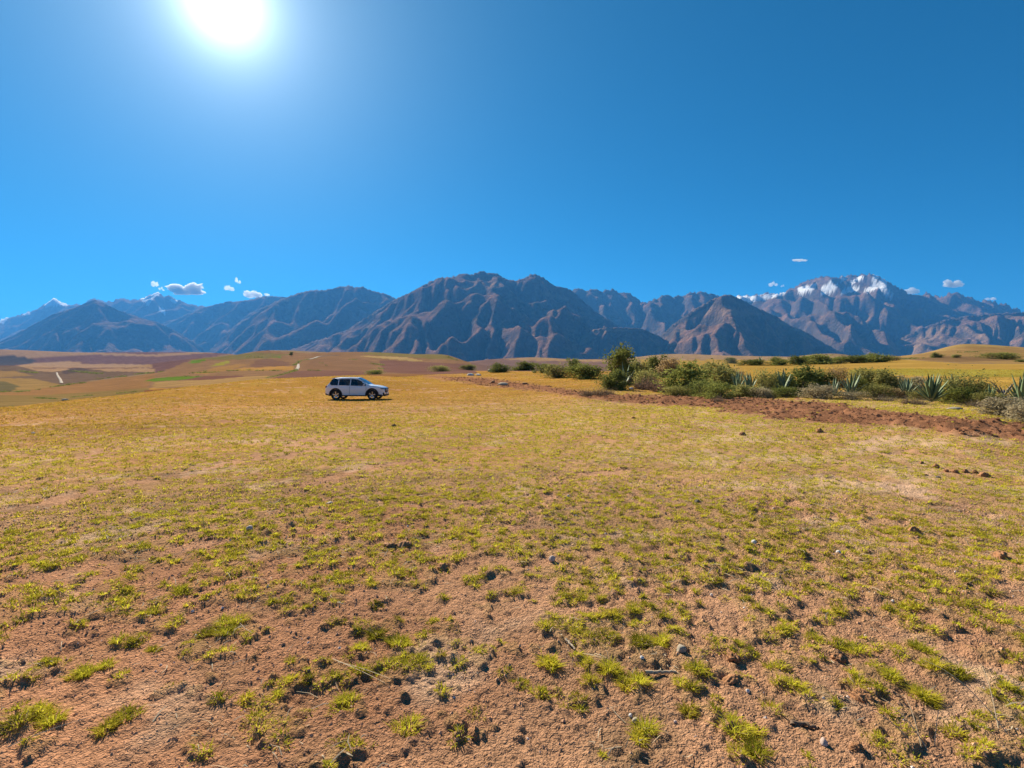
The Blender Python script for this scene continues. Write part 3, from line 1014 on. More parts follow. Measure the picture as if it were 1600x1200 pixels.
def make_brush_meshes(seed, n=420, leaf=.022):
    """a tangle of dry twigs with a few dead leaves"""
    r = np.random.default_rng(seed)
    paths = []
    for k in range(n):
        a = r.random() * 6.28; q = r.random() ** .5 * .34
        b0 = np.array([math.cos(a) * q, math.sin(a) * q, -.02])
        d = np.array([math.cos(a), math.sin(a), 0]) * r.uniform(-.1, .5) + np.array([r.normal() * .22, r.normal() * .22, r.uniform(.25, 1.0)])
        L = r.uniform(.35, .95) * (1 - .5 * q)
        m = b0 + d * L * .5 + r.normal(size=3) * .04
        e = b0 + d * L + r.normal(size=3) * .09; e[2] = abs(e[2])
        paths.append([b0, m, e])
    tw = tubes(paths, [.007] * n, [.002] * n, 3)
    P = np.array([p[1 + (k % 2)] for k, p in enumerate(paths)])
    P = np.repeat(P, 3, 0) + r.normal(size=(3 * n, 3)) * .04; P[:, 2] = np.abs(P[:, 2])
    V, Fq = leaf_quads(P, leaf, r)
    return ('foliage', V, Fq, np.repeat(r.random(3 * n), 4)), tw


SHRUB = []
for k in range(7):
    fol, stem = make_shrub_meshes(200 + k, 3000 if k < 4 else 2200, (.030, .034, .028, .032, .026, .036, .024)[k], nclump=(34, 26, 44, 30, 50, 22, 40)[k], loose=(.4, .9, .6, 1.2, .8, .5, 1.4)[k])
    SHRUB.append((fol, stem))
BRUSH = [make_brush_meshes(300 + k) for k in range(3)]
_cache = {}


def shrub(px, base, top, wpx, kind, var, label, group, name='shrub', brush=False, cat='shrub', ratio=None):
    x, y, z = hit(px, base)
    h = (base - top) * y / F
    w = wpx * y / F * (1.30 if not brush else 1.1)
    e = empty(name, (x, y, z - .02), (px * 1.7) % 6.28)
    e.scale = (w, w * (ratio or .95), h)
    key = ('b' if brush else 's', var, kind)
    if key not in _cache:
        fol, st = (BRUSH if brush else SHRUB)[var]
        _cache[key] = (mesh_np('foliage', fol[1], [fol[2]], {'tone': fol[3]}, False, [MAT_LEAF[kind]]),
                       mesh_np('stems', st[0], [st[1]], None, True, [MAT_TWIG]))
    f, s_ = _cache[key]
    obj('foliage', f, e); obj('stems' if not brush else 'twigs', s_, e)
    tag(e, label, cat, group)
    return e


HEDGE = 'shrubs of the field hedge'
for a in [
    (969, 600, 537, 42, 'green', 1, 'tallest rounded olive green bush, standing above the rest of the hedge'),
    (962, 609, 577, 40, 'dark', 0, 'dark green bush directly in front of the tallest bush'),
    (996, 599, 560, 34, 'olive', 2, 'olive bush leaning on the right side of the tallest bush'),
    (872, 590, 566, 46, 'olive', 4, 'low olive bush at the left end of the hedge'),
    (915, 592, 567, 58, 'green', 2, 'wide low green bush between the tallest bush and the hedge end'),
    (895, 580, 556, 20, 'dark', 5, 'small upright dark bush poking up behind the low hedge end'),
    (1026, 589, 549, 30, 'dark', 5, 'round dark bush behind the russet scrub'),
    (1046, 590, 554, 28, 'brown', 3, 'brownish bush between the round dark bush and the big green one'),
    (1076, 616, 564, 66, 'green', 0, 'big bright green bush in the middle of the hedge'),
    (1122, 606, 559, 56, 'olive', 3, 'tall brown-green bush right of the big bright green one'),
    (1122, 624, 594, 44, 'green', 4, 'low green bush at the foot of the tall brown-green bush'),
    (1100, 621, 590, 44, 'dark', 6, 'dark low bush in front, beside the bright green bush'),
    (1166, 621, 600, 46, 'olive', 1, 'olive bush growing right under the wide agave row'),
    (1196, 618, 572, 34, 'olive', 6, 'loose tawny bush under the far small agave'),
    (1224, 621, 601, 36, 'dark', 4, 'dark bush below the grey-green agave before the densest bush'),
    (1250, 616, 570, 60, 'dark', 0, 'densest dark green bush in the right half of the hedge'),
    (1280, 613, 576, 40, 'dark', 2, 'dark bush leaning against the right side of the densest bush'),
    (1306, 606, 569, 32, 'brown', 6, 'scraggy bush with a bare twig sticking up'),
    (1280, 623, 598, 46, 'grey', 4, 'low grey bush in front of the densest dark bush'),
    (1334, 625, 609, 38, 'grey', 6, 'low twiggy grey bush at the foot of the pale spiky agave'),
    (1355, 613, 573, 42, 'olive', 2, 'tall olive bush right of the pale spiky agave'),
    (1389, 616, 577, 44, 'olive', 0, 'rounded olive bush between two agaves'),
    (1420, 613, 583, 38, 'grey', 3, 'pale airy bush behind the small agave left of the biggest one'),
    (1505, 629, 578, 58, 'olive', 6, 'large loose grey-olive bush right of the biggest agave'),
    (1494, 630, 600, 48, 'green', 4, 'low green bush hiding the foot of the loose grey-olive bush'),
    (1525, 626, 592, 30, 'dark', 3, 'dark bush at the right flank of the loose grey-olive bush'),
    (1580, 652, 614, 60, 'grey', 3, 'grey grassy bush in front of the agave at the right edge'),
    (1612, 662, 622, 60, 'grey', 6, 'grey bush cut by the right edge of the picture'),
    (1145, 600, 572, 30, 'brown', 4, 'small brown bush at the left end of the wide agave row'),
    (1012, 606, 574, 36, 'olive', 4, 'small olive bush beside the russet scrub'),
    (1058, 619, 600, 38, 'olive', 6, 'low olive growth at the left foot of the big bright green bush'),
    (1190, 622, 603, 34, 'grey', 4, 'grey undergrowth between the agave row and the grey-green agave'),
    (1203, 615, 588, 28, 'olive', 2, 'small olive bush just left of the grey-green agave'),
    (1368, 621, 598, 38, 'olive', 4, 'low olive bush in the gap right of the pale spiky agave'),
    (1399, 621, 603, 32, 'brown', 3, 'brownish bush in the gap left of the small pale agave'),
    (1438, 625, 606, 30, 'olive', 1, 'bush tucked against the left side of the biggest agave'),
    (1345, 616, 588, 32, 'green', 0, 'green bush half behind the pale spiky agave'),
    (1540, 633, 611, 34, 'olive', 2, 'olive bush between the loose grey-olive bush and the dead agave'),
]:
    shrub(*a, HEDGE)
for a in [
    (1012, 609, 578, 44, 'russet', 0, 'russet dry scrub left of the big bright green bush'),
    (1036, 613, 585, 36, 'russet', 1, 'reddish brown dry scrub touching the big bright green bush'),
    (928, 619, 599, 46, 'brown', 1, 'heap of dry brown brush lying in front of the hedge'),
    (948, 617, 603, 26, 'brown', 2, 'smaller dry brush at the right end of the brown heap'),
    (1122, 629, 612, 18, 'brown', 0, 'small leafless bush on the edge of the ploughed strip'),
    (1427, 632, 612, 34, 'brown', 2, 'dry brown brush at the left foot of the biggest agave'),
    (1536, 637, 618, 44, 'brown', 1, 'dry straw coloured brush in front of the dead agave'),
    (1381, 627, 612, 30, 'grey', 0, 'low leafless grey brush in front of the rounded olive bush'),
]:
    shrub(*a, 'dry brush along the hedge', name='dry_brush', brush=True, cat='dry brush')
for a in [
    (688, 580.5, 570, 30, 'olive', 4, 'olive bush at the far end of the red furrow, on the left'),
    (732, 578.5, 569, 24, 'olive', 2, 'middle one of three low bushes behind the pale rubble'),
    (779, 582, 566.5, 28, 'dark', 0, 'dark round bush with a pale boulder at its left'),
    (823, 579, 564, 34, 'green', 1, 'green bush right of the boulder bush, before the hedge begins'),
    (847, 583, 565, 24, 'dark', 5, 'dark bush joining the left end of the hedge'),
    (586, 585, 577, 24, 'green', 4, 'grassy green bush just beyond the car roof'),
]:
    shrub(*a, 'lone bushes along the far field edge')
for a in [
    (1142, 568, 557, 18, 'dark', 4, 'small far bush left of the distant small agave'),
    (1176, 571, 560.5, 34, 'green', 2, 'low far bush beside the distant small agave'),
    (1215, 571, 557, 26, 'green', 0, 'far green bush just right of the distant small agave'),
    (1243, 570, 553.5, 24, 'dark', 5, 'darkest round bush in the far row behind the field'),
    (1278, 569, 553, 44, 'green', 1, 'wide green bush in the far row, left of the middle gap'),
    (1310, 568, 556, 26, 'green', 4, 'low bush in the middle of the far row'),
    (1335, 567.5, 554, 34, 'dark', 2, 'dark bush in the far row, right of the low one'),
    (1366, 566, 551.5, 38, 'green', 0, 'long green bush near the right end of the far row'),
    (1392, 563.5, 555, 22, 'brown', 3, 'last small brownish bush of the far row'),
]:
    shrub(*a, 'row of far bushes behind the golden field')
for a in [
    (1463, 559, 550.5, 14, 'dark', 0, 'small dark bush on the left flank of the right hill'),
    (1493, 559, 553.5, 12, 'olive', 2, 'tiny bush in the middle of the right hill'),
    (1563, 561, 549.5, 46, 'green', 4, 'long low green thicket on the right hill'),
    (1594, 566, 560.5, 16, 'dark', 6, 'tiny dark bush at the right edge below the hill thicket'),
]:
    shrub(*a, 'bushes on the right hill')


def make_far_tree():
    x, y, z = hit(455, 556.5)
    e = empty('tree', (x, y, z - .2))
    h = 7.0 * y / F
    r = np.random.default_rng(5)
    fol, st = make_shrub_meshes(260, 1500, .05, nclump=20)
    V = fol[1] * np.array([h * .8, h * .8, h * .75]) + np.array([0, 0, h * .28])
    obj('crown', mesh_np('crown', V, [fol[2]], {'tone': fol[3]}, False, [MAT_LEAF['dark']]), e)
    v, f = tubes([[(0, 0, -.3), (.05 * h, 0, h * .3), (0, .03 * h, h * .7)]], [h * .05], [h * .02], 6)
    obj('trunk', mesh_np('trunk', v, [f], None, True, [MAT_TWIG]), e)
    tag(e, 'lone dark tree on the skyline of the field-covered hill', 'tree')


make_far_tree()


def far_scrub():
    r = np.random.default_rng(77)
    lines = [[(0, 613), (12, 612)], [(24, 613), (45, 611)], [(51, 609.5), (62, 609)], [(80, 605), (93, 603.5), (110, 600.5), (136, 598)], [(140, 594), (170, 590.5), (200, 588)],
             [(213, 584.5), (240, 583), (255, 581)], [(56, 622), (88, 624)], [(114, 621), (143, 618)], [(184, 615), (213, 612.5)], [(352, 579.6), (393, 578.6)], [(398, 579.5), (440, 579.5)],
             [(388, 596), (420, 593)], [(414, 591), (440, 586), (464, 578)], [(460, 571), (468, 565), (492, 560.5)], [(318, 580), (324, 579.6)], [(286, 589), (294, 588.5)], [(306, 588.5), (314, 588)],
             [(376, 558.5), (392, 557)], [(398, 559), (412, 559)], [(300, 583), (340, 582)], [(502, 568), (520, 566)], [(480, 579), (500, 579.5)], [(545, 562), (560, 563)], [(580, 568), (600, 571)], [(590, 576), (600, 577)],
             [(505, 571.5), (512, 571)], [(700, 558), (716, 563)], [(1500, 551), (1530, 550)], [(1400, 562), (1440, 560)], [(3, 637), (20, 635)], [(30, 580), (60, 583)], [(112, 580), (160, 584)]]
    Vs, Fs, Ts, off = [], [], [], 0
    for ln in lines:
        P = [np.array(hit(*p, dmin=36)) for p in ln]
        for a, c in zip(P[:-1], P[1:]):
            D = np.linalg.norm(c - a); n = int(max(2, np.hypot((c - a)[0], (c - a)[1] * .1) / (a[1] / F * 2.6)))
            t = r.random(n)
            B = a + (c - a) * t[:, None]
            for q in B:
                s_ = q[1] / F
                q = q + r.normal(size=3) * np.array([1.2, 3, 0]) * s_
                q[2] = terr(q[:1], q[1:2])[0]
                k = 26
                L = r.normal(size=(k, 3)) * np.array([1.2, 1.2, .75]) * s_ * (.35 + 1.1 * r.random())
                L[:, 2] = np.abs(L[:, 2])
                V, Fq = leaf_quads(q + L, .62 * s_, r)
                Vs.append(V); Fs.append(Fq + off); off += len(V); Ts.append(np.full(len(V), r.random()))
    me = mesh_np('distant_scrub', np.concatenate(Vs), [np.concatenate(Fs)], {'tone': np.concatenate(Ts)}, False, [MAT_LEAF['dark']])
    tag(obj('distant_scrub', me), 'dark scrub along the field edges of the far hills', 'scrub', kind='stuff')


far_scrub()


# ------------------------------------------------------------------ agaves
def agave_leaf(seed, L=1.0):
    r = np.random.default_rng(seed)
    n = 9
    V = []
    bend = r.uniform(-.06, .16)
    for i in range(n):
        t = i / (n - 1)
        w = .062 * (0.62 + 1.5 * t - 1.0 * t * t) * (1 - max(0, (t - .45) / .55) ** 1.6) + .0015
        th = .022 * (1 - t) + .004
        x = L * t; z = bend * t * t
        V += [(x, -w, z + w * .34), (x, 0, z), (x, w, z + w * .34), (x, w * .5, z - th * .7), (x, 0, z - th), (x, -w * .5, z - th * .7)]
    V = np.array(V)
    Fq = []
    for i in range(n - 1):
        for k in range(6):
            a = i * 6 + k; b_ = i * 6 + (k + 1) % 6
            Fq.append((a, b_, b_ + 6, a + 6))
    return V, np.array(Fq)


def agave_mat(name, c0, c1, edge):
    b = NT(name)
    co = b.coord()
    oi = b.n('ShaderNodeObjectInfo')
    c = b.mix(oi.outputs['Random'], c0, c1)
    st = b.n('ShaderNodeMapping'); b.set(st.inputs[0], co); st.inputs['Scale'].default_value = (1.5, 30, 30)
    c = b.mix(b.math('MULTIPLY', b.noise(st.outputs[0], 2.0, 3), .55), c, edge)
    x = b.n('ShaderNodeMixShader'); x.inputs[0].default_value = .22
    p = b.pbr(c, .6, None, Specular_IOR_Level=.3)
    t = b.n('ShaderNodeBsdfTranslucent'); b.set(t.inputs[0], c)
    b.t.links.new(p, x.inputs[1]); b.t.links.new(t.outputs[0], x.inputs[2])
    return b.done(x.outputs[0])


MAT_AG = agave_mat('agave_green', (.06, .12, .055), (.17, .26, .14), (.30, .34, .16))
MAT_AGB = agave_mat('agave_blue_green', (.08, .15, .09), (.20, .29, .18), (.36, .40, .24))
MAT_AGD = agave_mat('dead_agave', (.06, .045, .035), (.20, .16, .13), (.40, .36, .32))
AG = {}
for nm, mt in (('g', MAT_AG), ('b', MAT_AGB), ('d', MAT_AGD)):
    AG[nm] = []
    for k in range(3):
        V, Fq = agave_leaf(k + (7 if nm == 'd' else 0))
        if nm == 'd':
            V = V * np.array([1, .7, 1]); V[:, 2] -= .35 * V[:, 0] ** 2
        AG[nm].append(mesh_np('leaf', V, [Fq], None, True, [mt]))


def agave(px, base, top, wpx, mat, n, label, seed, group='agaves in the hedge', spread=1.0, name='agave', tilt=(0, 0)):
    x, y, z = hit(px, base)
    h = (base - top) * y / F
    e = empty(name, (x, y, z), 0)
    e.rotation_euler = (tilt[0], tilt[1], 0)
    r = np.random.default_rng(seed)
    hw = wpx * y / F * .5
    for k in range(n):
        t = (k + .5) / n                    # 0 outer .. 1 heart
        a = k * 2.39996 + r.normal() * .12
        elev = rad(18 + 66 * t ** .8) + r.normal() * .07
        if mat == 'd': elev = rad(-5 + 75 * r.random())
        reach = math.hypot(hw * math.cos(elev) * spread, h * math.sin(elev))
        L = reach * r.uniform(.85, 1.1)
        o = obj('leaf', AG[mat][k % 3], e, (0, 0, .05 * h + .04 * h * t))
        o.scale = (L, L * r.uniform(.85, 1.15), L)
        o.rotation_euler = (r.normal() * .12, -elev, a)
    tag(e, label, 'agave', group)
    return e


agave(1456, 630, 586, 54, 'g', 30, 'biggest agave of the hedge, spiky and green, leaves edged pale', 1)
agave(1486, 627, 587, 34, 'g', 20, 'agave with pale upright leaves right behind the biggest agave', 2)
agave(1417, 622, 592, 26, 'b', 18, 'small pale agave left of the biggest agave', 3)
agave(1330, 620, 584, 28, 'b', 20, 'pale spiky agave left of the tall olive bush', 4)
agave(1304, 621, 590, 22, 'b', 14, 'small pale agave half hidden behind the low grey bush', 5)
agave(1223, 618, 580, 28, 'b', 18, 'grey-green agave left of the densest dark bush', 6)
agave(1154, 617, 582, 26, 'b', 16, 'left one of the two agaves in the wide agave row', 7)
agave(1171, 618, 581, 26, 'b', 18, 'right one of the two agaves in the wide agave row', 8)
agave(1187, 571, 557, 13, 'b', 14, 'distant small agave standing alone at the edge of the golden field', 9)
agave(1548, 632, 602, 22, 'g', 14, 'small dark agave left of the dead one', 10)
agave(1600, 645, 588, 60, 'g', 30, 'large dark green agave cut by the right edge of the picture', 11)
agave(977, 606, 570, 10, 'b', 10, 'single pale agave tuft low between the tallest bush and its neighbour', 13)
agave(1566, 624, 590, 50, 'd', 22, 'dead collapsed agave with dark dry leaves', 12, 'dead agave', 1.0, 'dead_agave', (.1, .25))


# ------------------------------------------------------------------ stones, boulders, clods, sticks
def stone_mat(name, c0, c1, bumpd=.01):
    b = NT(name)
    co = b.coord()
    n = b.noise(co, 6, 5, .65)
    return b.done(b.pbr(b.mix(n, c0, c1), .9, b.bump(b.noise(co, 14, 5, .7), .7, bumpd), Specular_IOR_Level=.2))


MAT_ST = {'white': stone_mat('pale_stone', (.50, .44, .40), (.80, .76, .72)), 'grey': stone_mat('grey_stone', (.27, .23, .18), (.45, .38, .28)),
          'dark': stone_mat('dark_stone', (.07, .06, .06), (.17, .15, .14)), 'soil': stone_mat('soil_lump', (.30, .145, .068), (.48, .24, .115), .03),
          'pink': stone_mat('pinkish_stone', (.42, .30, .24), (.66, .52, .45))}


def rock_mesh(name, mat, seed, dims, sub=3, amp=.28, freq=1.4, flat=.35):
    v, f = ico(sub)
    r = np.random.default_rng(seed)
    n = np.zeros(len(v))
    for k in range(9):      # facets cut by random planes
        d = r.normal(size=3); d /= np.linalg.norm(d)
        c = r.uniform(.62, .92)
        s_ = v @ d
        v = v - np.where(s_ > c, s_ - c, 0)[:, None] * d
    q = v * freq + seed
    n = amp * (fbm(q[:, 0] + q[:, 2] * .7, q[:, 1] - q[:, 2] * .6, 4, seed, .6))
    v = v * (1 + n)[:, None]
    v[:, 2] = np.where(v[:, 2] < -flat, -flat + (v[:, 2] + flat) * .2, v[:, 2])
    v = v * np.array(dims) * .5
    return mesh_np(name, v, [f], None, sub > 2, [MAT_ST[mat]])


def stone(px, py, w, h, mat, seed, label, name='stone', cat='stone', group='stones lying on the field', sub=3, amp=.25, deep=1.0, sink=.25):
    x, y, z = hit(px, py)
    q_ = {'soil_clod': .74, 'stone': .78}.get(name, .85) * (.72 if 'long heap' in group else 1)
    W = w * q_ * y / F; Hh = h * q_ * y / F
    o = obj(name, rock_mesh(name, mat, seed, (W, W * deep, Hh * 1.25), sub, amp, 1.4 if mat != 'soil' else 3.6))
    o.location = (x, y, float(gz(x, y)[0]) + Hh * (.5 - sink))
    o.rotation_euler = (0, 0, seed * 1.3)
    tag(o, label, cat, group)
    return o


for a in [
    (1064, 1026, 20, 15, 'grey', 1, 'flat grey-tan stone right of the big grass tuft in the foreground'),
    (1168, 1083, 9, 8, 'white', 2, 'small white stone near the bottom, below the soil burrow'),
    (985, 1120, 8, 7, 'white', 3, 'little white pebble left of the grey chip at the bottom centre'),
    (992, 1127, 14, 11, 'grey', 4, 'grey stone chip at the bottom centre, above a grass tuft'),
    (1055, 1131, 8, 6, 'pink', 5, 'pinkish pebble right of the grey chip'),
    (1003, 1037, 9, 6, 'white', 6, 'pale pebble just below the big foreground grass tuft'),
    (1112, 932, 6, 6, 'white', 7, 'white pebble in the grass right of centre'),
    (863, 883, 15, 12, 'pink', 8, 'tan stone left of centre, half way up the field'),
    (1178, 853, 10, 9, 'white', 9, 'angular white stone right of centre in the field'),
    (1310, 871, 9, 7, 'white', 10, 'pale stone beside a grass tuft on the right'),
    (1288, 1166, 16, 15, 'pink', 11, 'pink-white stone below the dark stick at the bottom right'),
    (1287, 1099, 6, 5, 'white', 12, 'tiny white pebble between two crumbly soil lumps'),
    (301, 958, 6, 6, 'white', 13, 'white pebble between grass tufts on the left'),
    (482, 1006, 5, 5, 'white', 14, 'tiny white pebble left of the round cushion of grass'),
    (435, 1065, 6, 5, 'white', 15, 'white pebble beside the widest grass tuft on the left'),
    (251, 1041, 6, 5, 'pink', 16, 'pale pebble right of the tailed grass tuft'),
    (306, 994, 5, 5, 'white', 17, 'tiny pebble above the dry straw on the left'),
    (515, 790, 13, 7, 'pink', 18, 'flat pale stone in the grass left of centre'),
    (52, 678, 6, 4, 'white', 19, 'white speck of stone alone on the far left of the field'),
    (1395, 944, 6, 5, 'white', 20, 'small white stone in the bare soil on the right'),
    (888, 779, 6, 6, 'white', 21, 'white chip in the middle of the field'),
    (637, 826, 4, 6, 'white', 22, 'thin white splinter left of the row of soil clods'),
    (1090, 788, 12, 7, 'dark', 23, 'dark flat stone in the field, right of the bare patch'),
    (1466, 749, 8, 5, 'dark', 24, 'dark stone below the long heap of clods on the right'),
    (390, 832, 14, 10, 'pink', 25, 'tan cube-like stone on the left of the field'),
]:
    stone(*a)
G_CL = 'loose soil clods on the field'
for a in [
    (327, 845, 15, 10, 'soil', 31, 'dark clod left of the tan cube-like stone'),
    (610, 856, 30, 14, 'soil', 32, 'left one of a pair of dark clods in the field'),
    (632, 857, 26, 14, 'soil', 33, 'right one of a pair of dark clods in the field'),
    (692, 889, 24, 18, 'soil', 34, 'dark rounded clod below the pair of clods'),
    (615, 667, 10, 7, 'soil', 35, 'small dark clod in the field below the car'),
    (1281, 677, 15, 13, 'soil', 36, 'dark pointed clod just below the ploughed strip'),
    (1430, 835, 20, 18, 'soil', 37, 'pointed brown clod standing in a pale bare patch'),
    (1565, 875, 26, 18, 'soil', 38, 'crumbly clod near the right edge'),
    (1345, 1095, 38, 32, 'soil', 39, 'large crumbly soil lump in the foreground on the right'),
    (1340, 1175, 26, 20, 'soil', 40, 'crumbly soil lump at the bottom right'),
    (1145, 1030, 30, 24, 'soil', 41, 'burrow-like soil lump right of the flat grey stone'),
    (1145, 1066, 38, 20, 'soil', 42, 'low crumbly mound below the burrow-like lump'),
    (718, 1140, 30, 26, 'soil', 43, 'soil lump among grass at the bottom centre'),
    (742, 1150, 26, 20, 'soil', 44, 'low soil lump right of the lump among the grass'),
    (1310, 1030, 26, 16, 'soil', 45, 'clod beside a grass tuft in the right foreground'),
    (1160, 682, 12, 11, 'soil', 46, 'reddish clod in the grass below the ploughed strip'),
    (990, 655, 8, 6, 'soil', 47, 'small clod in the grass right of the centre'),
]:
    stone(*a, 'soil_clod', 'clod', G_CL, 4, .7, 1.15, .5)
for k, (px, py, w, h) in enumerate([(1440, 727, 12, 9), (1462, 733, 16, 13), (1478, 740, 12, 9), (1492, 742, 16, 11), (1508, 741, 16, 12), (1523, 742, 16, 12), (1538, 747, 22, 15), (1447, 745, 10, 6)]):
    stone(px, py, w, h, 'soil', 60 + k, ['first small', 'dark tall', 'second small', 'broad middle', 'rounded middle', 'broken', 'largest, rightmost', 'low, front'][k] + ' clod of the long heap of clods on the right', 'soil_clod', 'clod', 'long heap of clods', 4, .7, 1.1, .35)
G_B = 'pale boulders and rubble at the field edge'
for a in [
    (765, 581, 9, 7, 'grey', 81, 'pale boulder leaning on the left side of the round bush'),
    (786, 604, 22, 6, 'grey', 82, 'long flat pale stone at the end of the red furrow'),
    (735, 587, 16, 5, 'white', 83, 'flat heap of pale rubble behind the red furrow'),
    (748, 587, 12, 4, 'white', 84, 'low pale rubble right of the flat rubble heap'),
    (986, 609, 10, 5, 'white', 85, 'small pale stone in front of the tallest bush'),
    (1029, 609, 10, 8, 'white', 86, 'pale stone before the russet scrub'),
    (1071, 617, 5, 4, 'white', 87, 'white speck at the foot of the big bright green bush'),
    (1324, 566, 12, 4, 'white', 88, 'pale stone by the far row of bushes'),
    (1332, 606, 10, 6, 'pink', 89, 'pinkish stone at the foot of the pale spiky agave'),
    (1412, 617, 18, 4, 'white', 90, 'bleached log-like stone left of the biggest agave'),
    (1521, 627, 6, 6, 'white', 91, 'white stone at the right foot of the loose grey-olive bush'),
    (1545, 619, 14, 8, 'white', 92, 'pale stone under the dead agave'),
    (1490, 640, 26, 6, 'grey', 93, 'grey rubble lying in the dry grass below the biggest agave'),
    (101, 626, 11, 4, 'grey', 94, 'pale boulder in the scrub beyond the left field edge'),
    (820, 601, 12, 4, 'soil', 95, 'earthen lump right of the long flat pale stone'),
    (770, 600, 10, 6, 'soil', 96, 'dark earthen lump left of the long flat pale stone'),
]:
    stone(*a, 'boulder', 'stone', G_B, 3, .3)


def stick(pts, r0, mat, label, seed):
    P = []
    x0, y0, _ = hit(*pts[0])
    for px, py in pts:
        x, y, _ = hit(px, py); P.append((x - x0, y - y0, float(gz(x, y)[0]) + r0 * .3))
    P = np.array(P)
    n = 14
    t = np.linspace(0, 1, len(P)); tt = np.linspace(0, 1, n)
    Q = np.stack([np.interp(tt, t, P[:, k]) for k in range(3)], 1)
    Q[:, 2] = Q[:, 2].max() * .7 + Q[:, 2] * .3
    Q += np.random.default_rng(seed).normal(size=Q.shape) * r0 * .25
    z0 = Q[0, 2]; Q[:, 2] -= z0
    v, f = tubes([Q], [r0], [r0 * .55], 7)
    v[:, 2] += 0.0
    o = obj('stick', mesh_np('stick', v, [f], None, True, [mat]), None, (x0, y0, z0))
    tag(o, label, 'stick', 'sticks on the ground')


_b = NT('bleached_wood')
MAT_WOOD = _b.done(_b.pbr(_b.mix(_b.noise(_b.coord(), 40, 4), (.26, .19, .12), (.58, .47, .34)), .85))
_b = NT('dark_wood')
MAT_WOOD2 = _b.done(_b.pbr(_b.mix(_b.noise(_b.coord(), 40, 4), (.09, .055, .035), (.24, .15, .09)), .85))
stick([(1008, 1058), (1030, 1056), (1056, 1056)], .011, MAT_WOOD, 'pale dry stick right of the big foreground grass tuft', 1)
stick([(1238, 1134), (1258, 1132), (1280, 1141)], .012, MAT_WOOD2, 'dark crooked stick near the bottom right', 2)
stick([(884, 1004), (892, 1012), (900, 1020)], .008, MAT_WOOD, 'short pale stick left of the big foreground grass tuft', 3)
stick([(1513, 918), (1522, 912), (1530, 910)], .011, MAT_WOOD2, 'short dark stick near the right edge', 4)
